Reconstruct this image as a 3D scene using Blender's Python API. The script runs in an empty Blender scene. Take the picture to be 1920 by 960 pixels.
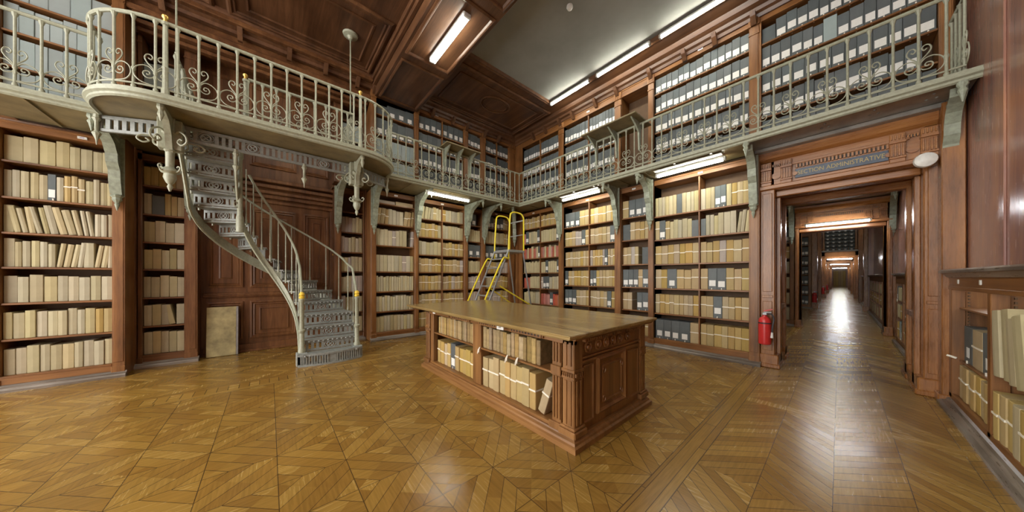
import bpy, math, random, re
from mathutils import Vector, Matrix
R = math.radians
SC = bpy.context.scene
COL = SC.collection
PI = math.pi
rnd = random.Random(7)

# ------------------------------------------------------------------ nodes
class NT:
    def __init__(s, name):
        s.m = bpy.data.materials.new(name); s.m.use_nodes = True
        s.t = s.m.node_tree; s.t.nodes.clear()
        s.out = s.n('ShaderNodeOutputMaterial'); s.b = s.n('ShaderNodeBsdfPrincipled')
        s.l(s.b.outputs[0], s.out.inputs[0])
    def n(s, k): return s.t.nodes.new(k)
    def l(s, a, b): s.t.links.new(a, b)
    def inp(s, sock, v):
        if hasattr(v, 'is_output') or isinstance(v, bpy.types.NodeSocket): s.l(v, sock)
        else: sock.default_value = v
    def math(s, op, a, b=0.0, c=None, clamp=False):
        q = s.n('ShaderNodeMath'); q.operation = op; q.use_clamp = clamp
        s.inp(q.inputs[0], a); s.inp(q.inputs[1], b)
        if c is not None: s.inp(q.inputs[2], c)
        return q.outputs[0]
    def coord(s, kind='Object'):
        return s.n('ShaderNodeTexCoord').outputs[kind]
    def mapping(s, v, scale=(1, 1, 1), rot=(0, 0, 0), loc=(0, 0, 0)):
        q = s.n('ShaderNodeMapping'); s.l(v, q.inputs['Vector'])
        q.inputs['Scale'].default_value = scale; q.inputs['Rotation'].default_value = rot; q.inputs['Location'].default_value = loc
        return q.outputs[0]
    def noise(s, v, scale=5, detail=4, rough=.55, dist=0.0):
        q = s.n('ShaderNodeTexNoise'); s.l(v, q.inputs['Vector'])
        q.inputs['Scale'].default_value = scale; q.inputs['Detail'].default_value = detail
        q.inputs['Roughness'].default_value = rough; q.inputs['Distortion'].default_value = dist
        return q.outputs['Fac']
    def ramp(s, f, stops):
        q = s.n('ShaderNodeValToRGB'); s.l(f, q.inputs[0]); e = q.color_ramp.elements
        while len(e) < len(stops): e.new(0.5)
        for i, (p, c) in enumerate(stops):
            e[i].position = p; e[i].color = (c[0], c[1], c[2], 1)
        return q.outputs[0]
    def mix(s, f, a, b, mode='MIX'):
        q = s.n('ShaderNodeMix'); q.data_type = 'RGBA'; q.blend_type = mode
        s.inp(q.inputs[0], f)
        for i, v in ((6, a), (7, b)):
            if isinstance(v, tuple): q.inputs[i].default_value = (v[0], v[1], v[2], 1)
            else: s.l(v, q.inputs[i])
        return q.outputs[2]
    def bump(s, h, strength=.2, dist=.01):
        q = s.n('ShaderNodeBump'); s.l(h, q.inputs['Height'])
        q.inputs['Strength'].default_value = strength; q.inputs['Distance'].default_value = dist
        s.l(q.outputs[0], s.b.inputs['Normal'])
    def set(s, **k):
        for a, v in k.items():
            sock = s.b.inputs[{'color': 'Base Color', 'rough': 'Roughness', 'metal': 'Metallic', 'spec': 'Specular IOR Level', 'coat': 'Coat Weight'}[a]]
            if isinstance(v, tuple): v = (v[0], v[1], v[2], 1)
            s.inp(sock, v)
    def rand(s): return s.n('ShaderNodeObjectInfo').outputs['Random']

MATS = {}
def wood(name, dark, mid, light, rough=.4, axis='z', scale=9, spec=.5, bump=.12):
    t = NT(name); sc = {'z': (1, 1, .07), 'x': (.07, 1, 1), 'y': (1, .07, 1)}[axis]
    c = t.coord(); r = t.rand()
    off = t.n('ShaderNodeVectorMath'); off.operation = 'ADD'; t.l(c, off.inputs[0])
    cmb = t.n('ShaderNodeCombineXYZ'); t.l(t.math('MULTIPLY', r, 31.0), cmb.inputs[0]); t.l(t.math('MULTIPLY', r, 17.0), cmb.inputs[2]); t.l(cmb.outputs[0], off.inputs[1])
    v = off.outputs[0]
    f = t.noise(t.mapping(v, sc), scale, 5, .6, .6)
    g = t.noise(t.mapping(v, tuple(q * 4 for q in sc)), scale * 2.2, 3, .6)
    b = t.noise(v, 1.6, 2, .5)
    f2 = t.math('ADD', t.math('MULTIPLY', f, .55), t.math('ADD', t.math('MULTIPLY', g, .2), t.math('MULTIPLY', b, .35)))
    col = t.ramp(f2, [(.38, dark), (.54, mid), (.72, light)])
    t.set(color=col, rough=t.math('ADD', t.math('MULTIPLY', g, .18), rough - .09), spec=spec)
    t.bump(f2, bump, .01)
    MATS[name] = t.m; return t.m
def plain(name, col, rough=.6, metal=0.0, var=.12, nscale=14, spec=.5, rv=0.0, bump=.05):
    t = NT(name); c = t.coord()
    f = t.noise(c, nscale, 4, .6)
    lo = tuple(q * (1 - var) for q in col); hi = tuple(min(1, q * (1 + var)) for q in col)
    k = t.ramp(f, [(.3, lo), (.7, hi)])
    if rv:
        h = t.n('ShaderNodeHueSaturation'); t.l(k, h.inputs['Color'])
        t.l(t.math('ADD', t.math('MULTIPLY', t.rand(), 2 * rv), 1 - rv), h.inputs['Value'])
        t.l(t.math('ADD', t.math('MULTIPLY', t.math('FRACT', t.math('MULTIPLY', t.rand(), 13.7)), .016), .488), h.inputs['Hue'])
        t.l(t.math('ADD', t.math('MULTIPLY', t.math('FRACT', t.math('MULTIPLY', t.rand(), 7.3)), .5), .75), h.inputs['Saturation'])
        k = h.outputs[0]
    t.set(color=k, rough=rough, metal=metal, spec=spec); t.bump(f, bump, .005)
    MATS[name] = t.m; return t.m
def emis(name, col, strength):
    m = bpy.data.materials.new(name); m.use_nodes = True; t = m.node_tree; t.nodes.clear()
    o = t.nodes.new('ShaderNodeOutputMaterial'); e = t.nodes.new('ShaderNodeEmission')
    e.inputs[0].default_value = (*col, 1); e.inputs[1].default_value = strength
    t.links.new(e.outputs[0], o.inputs[0]); MATS[name] = m; return m

for ax in 'zx':
    wood('oak_case_' + ax, (.085, .034, .011), (.20, .083, .025), (.32, .145, .045), .40, ax)
    wood('mahogany_' + ax, (.05, .020, .008), (.135, .056, .022), (.25, .115, .045), .34, ax)
    wood('ceiling_wood_' + ax, (.042, .017, .008), (.10, .044, .020), (.18, .085, .040), .32, ax)
    wood('table_oak_' + ax, (.10, .046, .015), (.215, .10, .033), (.33, .165, .058), .34, ax)
wood('door_wood_z', (.11, .040, .012), (.25, .10, .028), (.40, .175, .050), .28, 'z')
wood('door_wood_x', (.13, .045, .014), (.28, .11, .032), (.42, .185, .055), .28, 'x')
wood('red_panel', (.18, .088, .088), (.30, .145, .11), (.43, .21, .12), .24, 'z', 5)  # mauve tint paints a cool reflected sheen into the wood colour
wood('table_top', (.17, .11, .04), (.27, .185, .072), (.38, .28, .12), .2, 'x', 7)
wood('scuffed_rail', (.06, .045, .035), (.15, .12, .095), (.33, .29, .25), .3, 'x', 8)
plain('case_inside', (.11, .062, .03), .7)
plain('cream_iron', (.31, .32, .24), .42, 0, .14, 30)
plain('stair_iron', (.235, .25, .235), .45, 0, .2, 25)
plain('bracket_iron', (.28, .31, .24), .5, 0, .25, 18)
plain('deck_under', (.19, .15, .075), .45, 0, .35, 4)
plain('deck_blue', (.29, .28, .26), .35, .2, .3, 5)
plain('plaster', (.24, .24, .22), .8, 0, .12, 1.2)
plain('brass', (.72, .50, .14), .3, .8)
plain('gold_paint', (.75, .52, .05), .5)
plain('black_rubber', (.03, .03, .035), .5)
plain('white_plastic', (.75, .75, .72), .4)
plain('white_card', (.78, .78, .75), .6, 0, .05, 60)
plain('red_enamel', (.55, .03, .03), .3, 0, .08)
plain('yellow_paint', (.75, .62, .03), .35)
plain('grey_metal', (.30, .31, .32), .35, .5)
plain('lamp_metal', (.6, .6, .58), .35, .3)
plain('sign_blue', (.05, .07, .11), .4, 0, .3, 30)
plain('sign_gold', (.45, .34, .12), .4)
plain('purple_ink', (.25, .15, .4), .6)
plain('old_plywood', (.33, .27, .13), .6, 0, .4, 5)
plain('cream_paper', (.44, .39, .25), .72, 0, .07, 7, .3, .14, .15)
plain('kraft_paper', (.43, .325, .150), .65, 0, .07, 7, .35, .10, .15)
plain('lilac_paper', (.40, .35, .31), .7, 0, .08, 7, .3, .2)
plain('old_binding', (.30, .225, .11), .7, 0, .3, 16, .3, .3, .3)
plain('grey_board', (.105, .12, .125), .5, 0, .1, 9, .4, .18)
plain('pale_grey_board', (.33, .39, .39), .6, 0, .06, 5, .4, .1)
plain('red_cloth', (.43, .15, .10), .6, 0, .1, 9, .4, .2)
plain('white_tape', (.80, .76, .66), .6, 0, .05, 30)
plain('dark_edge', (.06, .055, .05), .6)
emis('tube_glow', (1.0, .98, .84), 26)
emis('tube_glow_far', (.96, .98, 1.0), 32)

def floor_mat():
    t = NT('parquet'); P = t.coord()
    sp = t.n('ShaderNodeSeparateXYZ'); t.l(P, sp.inputs[0]); x, y = sp.outputs[0], sp.outputs[1]
    M = t.math
    def stepf(a, edge): return M('GREATER_THAN', a, edge)
    def between(a, lo, hi): return M('MULTIPLY', M('GREATER_THAN', a, lo), M('LESS_THAN', a, hi))
    def line(fr, w):   # 1 near 0 or 1 of a fraction
        d = M('MINIMUM', fr, M('SUBTRACT', 1.0, fr)); return M('LESS_THAN', d, w)
    s = .6081
    u = M('MULTIPLY', M('ADD', x, y), .70711); v = M('MULTIPLY', M('SUBTRACT', y, x), .70711)
    us = M('ADD', M('DIVIDE', M('ADD', u, .0127), s), .5); vs = M('ADD', M('DIVIDE', M('SUBTRACT', v, 1.906), s), .5)
    iu, iv = M('FLOOR', us), M('FLOOR', vs)
    U = M('SUBTRACT', M('FRACT', us), .5); V = M('SUBTRACT', M('FRACT', vs), .5)
    aU, aV = M('ABSOLUTE', U), M('ABSOLUTE', V)
    m = M('MULTIPLY', M('MAXIMUM', aU, aV), 5.9995)       # 0..4
    k = M('FLOOR', m); side = M('GREATER_THAN', aU, aV)
    sgn = M('ADD', M('GREATER_THAN', U, 0.0), M('MULTIPLY', M('GREATER_THAN', V, 0.0), 2.0))
    gap1 = M('MAXIMUM', line(M('FRACT', m), .022), M('LESS_THAN', M('ABSOLUTE', M('SUBTRACT', aU, aV)), .006))
    id1 = M('ADD', M('ADD', M('MULTIPLY', iu, 3.17), M('MULTIPLY', iv, 7.31)), M('ADD', M('MULTIPLY', k, 1.93), M('MULTIPLY', M('ADD', side, sgn), 5.57)))
    # chevron
    w = .36
    c0 = M('DIVIDE', M('ADD', x, .75), w); ci = M('FLOOR', c0)
    par = M('ABSOLUTE', M('SUBTRACT', M('MULTIPLY', M('FRACT', M('MULTIPLY', ci, .5)), 4.0), 1.0))  # 1 or 1 -> fix below
    par = M('SUBTRACT', M('MULTIPLY', M('FRACT', M('MULTIPLY', ci, .5)), 4.0), 1.0)              # -1 / +1
    flip = M('SUBTRACT', M('MULTIPLY', M('GREATER_THAN', y, 2.62), 2.0), 1.0)
    sg = M('MULTIPLY', par, flip)
    q = M('DIVIDE', M('ADD', M('MULTIPLY', y, .70711), M('MULTIPLY', M('MULTIPLY', x, sg), .70711)), .078)
    gap2 = M('MAXIMUM', line(M('FRACT', q), .03), line(M('FRACT', c0), .006))
    id2 = M('ADD', M('MULTIPLY', M('FLOOR', q), 2.37), M('MULTIPLY', ci, 9.11))
    dir2 = M('GREATER_THAN', sg, 0.0)
    # straight border
    b0 = M('DIVIDE', x, .09); bj = M('DIVIDE', M('ADD', y, M('MULTIPLY', M('FLOOR', b0), .53)), 1.9)
    gap3 = M('MAXIMUM', line(M('FRACT', b0), .025), line(M('FRACT', bj), .0015))
    id3 = M('ADD', M('MULTIPLY', M('FLOOR', b0), 4.1), M('MULTIPLY', M('FLOOR', bj), 2.3))
    # ladder border
    lq = M('DIVIDE', y, .105); gap4 = line(M('FRACT', lq), .03); id4 = M('MULTIPLY', M('FLOOR', lq), 1.71)
    inb = M('MAXIMUM', between(x, -.93, -.75), M('MAXIMUM', between(x, -5.30, -5.21), between(x, -5.60, -5.51)))
    inl = between(x, -5.51, -5.30)
    cross = M('MULTIPLY', between(y, 4.42, 4.56), M('GREATER_THAN', x, -.75))
    inc = M('MAXIMUM', M('GREATER_THAN', x, -.75), M('LESS_THAN', x, -5.6))
    def sel(f, a, b): return M('ADD', M('MULTIPLY', f, a), M('MULTIPLY', M('SUBTRACT', 1.0, f), b))
    idx = sel(inc, id2, id1); gap = sel(inc, gap2, gap1)
    idx = sel(inb, id3, idx); gap = sel(inb, gap3, gap)
    idx = sel(inl, id4, idx); gap = sel(inl, gap4, gap)
    idx = sel(cross, 3.3, idx); gap = sel(cross, 0.0, gap)
    edge = 0.0
    for e_ in (.93, .75, 5.21, 5.6):
        q_ = M('LESS_THAN', M('ABSOLUTE', M('ADD', x, e_)), .003); edge = q_ if edge == 0.0 else M('MAXIMUM', edge, q_)
    gap = M('MAXIMUM', gap, edge)
    wn = t.n('ShaderNodeTexWhiteNoise'); wn.noise_dimensions = '1D'; t.l(idx, wn.inputs['W']); rv = wn.outputs['Value']
    # grain
    g1 = t.noise(t.mapping(P, (1, .06, 1), (0, 0, R(45))), 60, 4, .6)
    g2 = t.noise(t.mapping(P, (.06, 1, 1), (0, 0, R(45))), 60, 4, .6)
    g3 = t.noise(t.mapping(P, (1, .06, 1)), 60, 4, .6)
    # tile ring side: |U|>|V| runs along v
    gt = sel(side, g2, g1); gc = sel(dir2, g2, g1)
    gr = sel(inc, gc, gt); gr = sel(M('MAXIMUM', inb, inl), g3, gr)
    big = t.noise(P, .8, 3, .5)
    col = t.ramp(rv, [(0, (.235, .126, .026)), (.3, (.27, .150, .031)), (.65, (.30, .174, .037)), (1, (.35, .212, .050))])
    gv = t.ramp(gr, [(.3, (.78, .77, .74)), (.6, (1.04, 1.03, 1.02))])
    col = t.mix(1.0, col, gv, 'MULTIPLY')
    bv = t.ramp(big, [(.3, (.86, .86, .9)), (.7, (1.12, 1.1, 1.05))])
    col = t.mix(1.0, col, bv, 'MULTIPLY')
    col = t.mix(M('MULTIPLY', gap, .85), col, (.035, .018, .008))
    rg = M('ADD', M('MULTIPLY', gr, .12), M('ADD', M('MULTIPLY', rv, .06), .15))
    t.set(color=col, rough=rg, spec=.55)
    h = M('ADD', M('MULTIPLY', gap, -1.0), M('ADD', M('MULTIPLY', gr, .25), M('ADD', M('MULTIPLY', rv, .35), M('MULTIPLY', t.noise(P, 5, 2), 1.4))))
    t.bump(h, .22, .006)
    MATS['parquet'] = t.m
floor_mat()

# ------------------------------------------------------------------ mesh builder
class MB:
    def __init__(s): s.v = []; s.f = []; s.mi = []; s.cur = 0
    def quad(s, *p):
        i = len(s.v); s.v += [tuple(q) for q in p]; s.f.append(tuple(range(i, i + len(p)))); s.mi.append(s.cur)
    def box(s, x0, x1, y0, y1, z0, z1, c=0.0):
        if x1 < x0: x0, x1 = x1, x0
        if y1 < y0: y0, y1 = y1, y0
        if z1 < z0: z0, z1 = z1, z0
        if c > 0:
            c = min(c, (x1 - x0) * .45, (y1 - y0) * .45, (z1 - z0) * .45); return s.cbox(x0, x1, y0, y1, z0, z1, c)
        i = len(s.v)
        s.v += [(x0, y0, z0), (x1, y0, z0), (x1, y1, z0), (x0, y1, z0), (x0, y0, z1), (x1, y0, z1), (x1, y1, z1), (x0, y1, z1)]
        for q in ((0, 3, 2, 1), (4, 5, 6, 7), (0, 1, 5, 4), (1, 2, 6, 5), (2, 3, 7, 6), (3, 0, 4, 7)):
            s.f.append(tuple(i + a for a in q)); s.mi.append(s.cur)
        return s
    def cbox(s, x0, x1, y0, y1, z0, z1, c):
        i = len(s.v); pl = [(x0 + c, y0), (x1 - c, y0), (x1, y0 + c), (x1, y1 - c), (x1 - c, y1), (x0 + c, y1), (x0, y1 - c), (x0, y0 + c)]
        pi = [(x0 + c, y0 + c), (x1 - c, y0 + c), (x1 - c, y0 + c), (x1 - c, y1 - c), (x1 - c, y1 - c), (x0 + c, y1 - c), (x0 + c, y1 - c), (x0 + c, y0 + c)]
        for z, ps in ((z0, pi), (z0 + c, pl), (z1 - c, pl), (z1, pi)): s.v += [(a, b, z) for a, b in ps]
        for L in range(3):
            for k in range(8):
                a, b = i + L * 8 + k, i + L * 8 + (k + 1) % 8; s.f.append((a, b, b + 8, a + 8)); s.mi.append(s.cur)
        s.f.append(tuple(i + k for k in reversed(range(8)))); s.mi.append(s.cur)
        s.f.append(tuple(i + 24 + k for k in range(8))); s.mi.append(s.cur)
        return s
    def prism(s, poly, a0, a1, axis='y'):
        """poly in the two other axes (x,z) for y, (y,z) for x, (x,y) for z"""
        def P(p, a): return {'y': (p[0], a, p[1]), 'x': (a, p[0], p[1]), 'z': (p[0], p[1], a)}[axis]
        i = len(s.v); n = len(poly)
        s.v += [P(p, a0) for p in poly] + [P(p, a1) for p in poly]
        for k in range(n):
            k2 = (k + 1) % n; s.f.append((i + k, i + k2, i + n + k2, i + n + k)); s.mi.append(s.cur)
        s.f.append(tuple(i + k for k in reversed(range(n)))); s.mi.append(s.cur)
        s.f.append(tuple(i + n + k for k in range(n))); s.mi.append(s.cur)
        return s
    def tube(s, pts, r, n=6, closed=False, r1=None):
        pts = [Vector(p) for p in pts]; N = len(pts); i0 = len(s.v); up = Vector((0, 0, 1)); prev = None
        for k, p in enumerate(pts):
            a = pts[(k - 1) % N] if (closed or k > 0) else p; b = pts[(k + 1) % N] if (closed or k < N - 1) else p
            t = (b - a)
            t = t.normalized() if t.length > 1e-9 else Vector((0, 0, 1))
            if prev is None:
                ref = up if abs(t.z) < .9 else Vector((1, 0, 0)); nx = t.cross(ref).normalized()
            else:
                nx = prev - t * prev.dot(t)
                nx = nx.normalized() if nx.length > 1e-6 else t.cross(up).normalized()
            prev = nx; ny = t.cross(nx)
            rr = r if r1 is None else r + (r1 - r) * k / max(1, N - 1)
            for j in range(n):
                an = 2 * PI * j / n + PI / n; q = p + nx * (math.cos(an) * rr) + ny * (math.sin(an) * rr); s.v.append(tuple(q))
        for k in range(N if closed else N - 1):
            for j in range(n):
                a = i0 + k * n + j; b = i0 + k * n + (j + 1) % n; k2 = (k + 1) % N
                c = i0 + k2 * n + (j + 1) % n; d = i0 + k2 * n + j; s.f.append((a, b, c, d)); s.mi.append(s.cur)
        if not closed:
            s.f.append(tuple(i0 + j for j in reversed(range(n)))); s.mi.append(s.cur)
            s.f.append(tuple(i0 + (N - 1) * n + j for j in range(n))); s.mi.append(s.cur)
        return s
    def lathe(s, prof, n=10, c=(0, 0, 0), axis='z'):
        i0 = len(s.v)
        for r, z in prof:
            for j in range(n):
                a = 2 * PI * j / n; p = (r * math.cos(a), r * math.sin(a), z)
                if axis == 'y': p = (p[0], p[2], p[1])
                if axis == 'x': p = (p[2], p[0], p[1])
                s.v.append((c[0] + p[0], c[1] + p[1], c[2] + p[2]))
        for k in range(len(prof) - 1):
            for j in range(n):
                a = i0 + k * n + j; b = i0 + k * n + (j + 1) % n; s.f.append((a, b, b + n, a + n)); s.mi.append(s.cur)
        s.f.append(tuple(i0 + j for j in reversed(range(n)))); s.mi.append(s.cur)
        s.f.append(tuple(i0 + (len(prof) - 1) * n + j for j in range(n))); s.mi.append(s.cur)
        return s
    def panel(s, O, U, V, N, u0, u1, v0, v1, prof, fill=True):
        """stepped moulding round a rectangle: prof = [(inset, height)...]"""
        O, U, V, N = Vector(O), Vector(U), Vector(V), Vector(N); rings = []
        for ins, h in prof:
            r = [(u0 + ins, v0 + ins), (u1 - ins, v0 + ins), (u1 - ins, v1 - ins), (u0 + ins, v1 - ins)]
            i = len(s.v); s.v += [tuple(O + U * a + V * b + N * h) for a, b in r]; rings.append(i)
        for a, b in zip(rings, rings[1:]):
            for k in range(4):
                k2 = (k + 1) % 4; s.f.append((a + k, a + k2, b + k2, b + k)); s.mi.append(s.cur)
        if fill: s.f.append(tuple(rings[-1] + k for k in range(4))); s.mi.append(s.cur)
        return s
    def add(s, o, M=None):
        i = len(s.v); s.v += [tuple(M @ Vector(p)) for p in o.v] if M else o.v
        s.f += [tuple(i + a for a in q) for q in o.f]; s.mi += [s.cur] * len(o.f); return s
    def mesh(s, name, mats):
        me = bpy.data.meshes.new(name); me.from_pydata(s.v, [], s.f)
        if not isinstance(mats, (list, tuple)): mats = [mats]
        for m in mats: me.materials.append(MATS[m])
        if len(mats) > 1: me.polygons.foreach_set('material_index', s.mi)
        me.update(); return me

SMOOTH = set()
def ob(name, mb, mats, parent=None, loc=None, rz=None, smooth=False, mesh=None):
    me = mesh or mb.mesh(name, mats)
    if smooth and not mesh:
        me.polygons.foreach_set('use_smooth', [True] * len(me.polygons))
        try: me.set_sharp_from_angle(angle=R(38))
        except Exception: pass
    o = bpy.data.objects.new(name, me); COL.objects.link(o)
    if parent: o.parent = parent
    if loc: o.location = loc
    if rz is not None: o.rotation_euler = (0, 0, rz)
    return o
def tag(o, label=None, cat=None, group=None, kind=None):
    if label: o['label'] = label
    if cat: o['category'] = cat
    if group: o['group'] = group
    if kind: o['kind'] = kind
    return o
def thing(name, loc, rz, label, cat, group=None):
    o = bpy.data.objects.new(name, None); COL.objects.link(o); o.location = loc; o.rotation_euler = (0, 0, rz)
    o.empty_display_size = .1
    return tag(o, label, cat, group)
def struct(name, mb, mats, **k): return tag(ob(name, mb, mats, **k), kind='structure')

# ------------------------------------------------------------------ volumes
XL, YR, XR = -7.12, 6.27, .85          # faces of the cases
KINDS = {  # letter: (name, body material, relative width, height fraction, adornment)
 'c': ('paper_wrapped_volume', 'cream_paper', 1.0, .80, None, 'cream paper-wrapped volume'),
 'p': ('paper_wrapped_volume', 'cream_paper', 1.5, .86, None, 'thick cream paper-wrapped volume'),
 'k': ('document_bundle', 'kraft_paper', 1.05, .83, 'strap', 'tan bundle under a white tape'),
 't': ('document_bundle', 'kraft_paper', 1.0, .80, None, 'tan paper bundle'),
 'l': ('paper_wrapped_volume', 'lilac_paper', 1.0, .82, None, 'greyish mauve wrapped volume'),
 'w': ('paper_wrapped_volume', 'lilac_paper', 1.0, .80, 'strap', 'pale grey taped volume'),
 'o': ('old_register', 'old_binding', .8, .86, None, 'worn brown parchment register'),
 'g': ('archive_box', 'grey_board', 1.25, .86, 'label', 'charcoal box with white label'),
 'G': ('archive_box', 'grey_board', 1.6, .72, None, 'plain charcoal box'),
 'b': ('archive_box', 'grey_board', 1.15, .90, 'label', 'charcoal box with white label'),
 'B': ('archive_box', 'pale_grey_board', 1.3, .92, None, 'pale grey-blue box'),
 'r': ('red_volume', 'red_cloth', .8, .72, None, 'red cloth volume'),
}
VOLS = []
def parse(spec):
    return [(a, b, float(c) if c else 1.0) for a, b, c in re.findall(r'([/\\]?)([a-zA-Z_])([\d.]*)', spec)]
def body_mb(kind, w, h, d, rg):
    m = MB()
    if kind in 'gGbB':
        m.box(0, w, 0, d, 0, h, .003)
        m.cur = 0
        m.box(w * .04, w * .96, -.0015, .002, h * .02, h * .975)
    else:
        r = min(.011, w * .3); e = rg.uniform(-.003, .003)
        plan = [(0, d), (0, r), (r * .35, r * .3), (w * .5, -.002 + e * .3), (w - r * .35, r * .3), (w, r), (w, d)]
        i = len(m.v); zs = [0, .006, h * .5, h - .007, h - rg.uniform(0, .004)]
        for q, z in enumerate(zs):
            k = .97 if q in (0, 4) else 1.0; bl = .0015 if q == 2 else 0
            for a, b in plan: m.v.append((w / 2 + (a - w / 2) * (k + bl / w), b + (.003 if q in (0, 4) and b < d * .5 else 0), z + (e if q == 4 and a < w / 2 else 0)))
        n = len(plan)
        for L in range(4):
            for j in range(n):
                a, b = i + L * n + j, i + L * n + (j + 1) % n; m.f.append((a, b, b + n, a + n)); m.mi.append(0)
        m.f.append(tuple(i + j for j in reversed(range(n)))); m.mi.append(0)
        m.f.append(tuple(i + 4 * n + j for j in range(n))); m.mi.append(0)
    return m
def extra_mb(ad, w, h, d, rg):
    out = []
    if ad == 'strap':
        z = h * rg.uniform(.50, .57); b = MB(); e = .0022; t = .017
        b.box(-e, w + e, -.004, d * .9, z, z + t)
        out.append(('strap', b, 'white_tape'))
    elif ad == 'label':
        lw = min(w * .80, .10); z = h * rg.choice([.12, .14, .16, .2]); lh = min(.11, h * .31); b = MB()
        b.box(w / 2 - lw / 2, w / 2 + lw / 2, -.0032, .002, z, z + lh); out.append(('label_card', b, 'white_card'))
        q = w / 2 + rg.uniform(-.012, .012); b = MB(); s = rg.uniform(-.008, .008)
        b.prism([(q - .006, .03), (q + .006, .03), (q + .006 + s, -.030), (q - .006 + s, -.030)], -.014, -.0035, 'y')
        out.append(('pull_tape', b, 'white_tape'))
    return out
def shelf_fill(frame, u0, u1, z, clear, spec, where, row, cast, depth=.30, front=.05, hmax=.40, seed=None, hmul=1.0, end='corner'):
    """frame: (matrix) local x along the wall seen left to right, y into the shelf."""
    rg = random.Random(seed if seed is not None else hash_s(where + row + spec + str(u0)))
    toks = parse(spec); items = []
    for lean, k, n in toks:
        if k == '_': items.append((lean, k, .072 * n)); continue
        for _ in range(int(n)): items.append((lean, k, .072 * KINDS[k][2] * rg.uniform(.84, 1.16)))
    tot = sum(i[2] for i in items); sc = (u1 - u0 - .008) / tot; x = u0 + .004
    nb = sum(1 for i in items if i[1] != '_'); cnt = 0
    for lean, k, w in items:
        w *= sc
        if k == '_': x += w; continue
        cnt += 1
        K = KINDS[k]; h = min(clear * .97, hmax, clear * K[3] * hmul * rg.uniform(.94, 1.05))
        th = 0.0
        ww = w - .0025
        if lean == '/': th = rg.uniform(.09, .14)
        elif lean == '\\': th = -rg.uniform(.10, .2)
        if th: ww = w * .93 - .003
        fr = front + rg.uniform(0, .018)
        M = Matrix.Translation((x, fr, z + .001))
        if th > 0: M = Matrix.Translation((x + .002, fr, z + .001 + ww * math.sin(th))) @ Matrix.Rotation(th, 4, 'Y')
        elif th < 0: M = Matrix.Translation((x + .002, fr, z + .001)) @ Matrix.Rotation(th, 4, 'Y')
        idx = cnt if end == 'first' else nb - cnt + 1
        VOLS.append(dict(kind=k, w=ww, h=h, d=depth * rg.uniform(.9, 1), M=frame @ M, where=where, row=row, idx=(cnt, nb), endw=end, seed=rg.random(), cast=cast))
        x += w
def hash_s(s):
    h = 7
    for ch in s: h = (h * 131 + ord(ch)) % 1000003
    return h
ORD = ['', 'first', 'second', 'third', 'fourth', 'fifth', 'sixth', 'seventh', 'eighth', 'ninth', 'tenth', 'eleventh', 'twelfth', 'thirteenth', 'fourteenth', 'fifteenth', 'sixteenth', 'seventeenth', 'eighteenth', 'nineteenth', 'twentieth']
def frame(x, y, rz, z=0): return Matrix.Translation((x, y, z)) @ Matrix.Rotation(rz, 4, 'Z')
def rowname(i, n):
    if i == 0: return 'bottom shelf'
    if i == n - 1: return 'top shelf'
    return ORD[i + 1] + ' shelf up'

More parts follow.
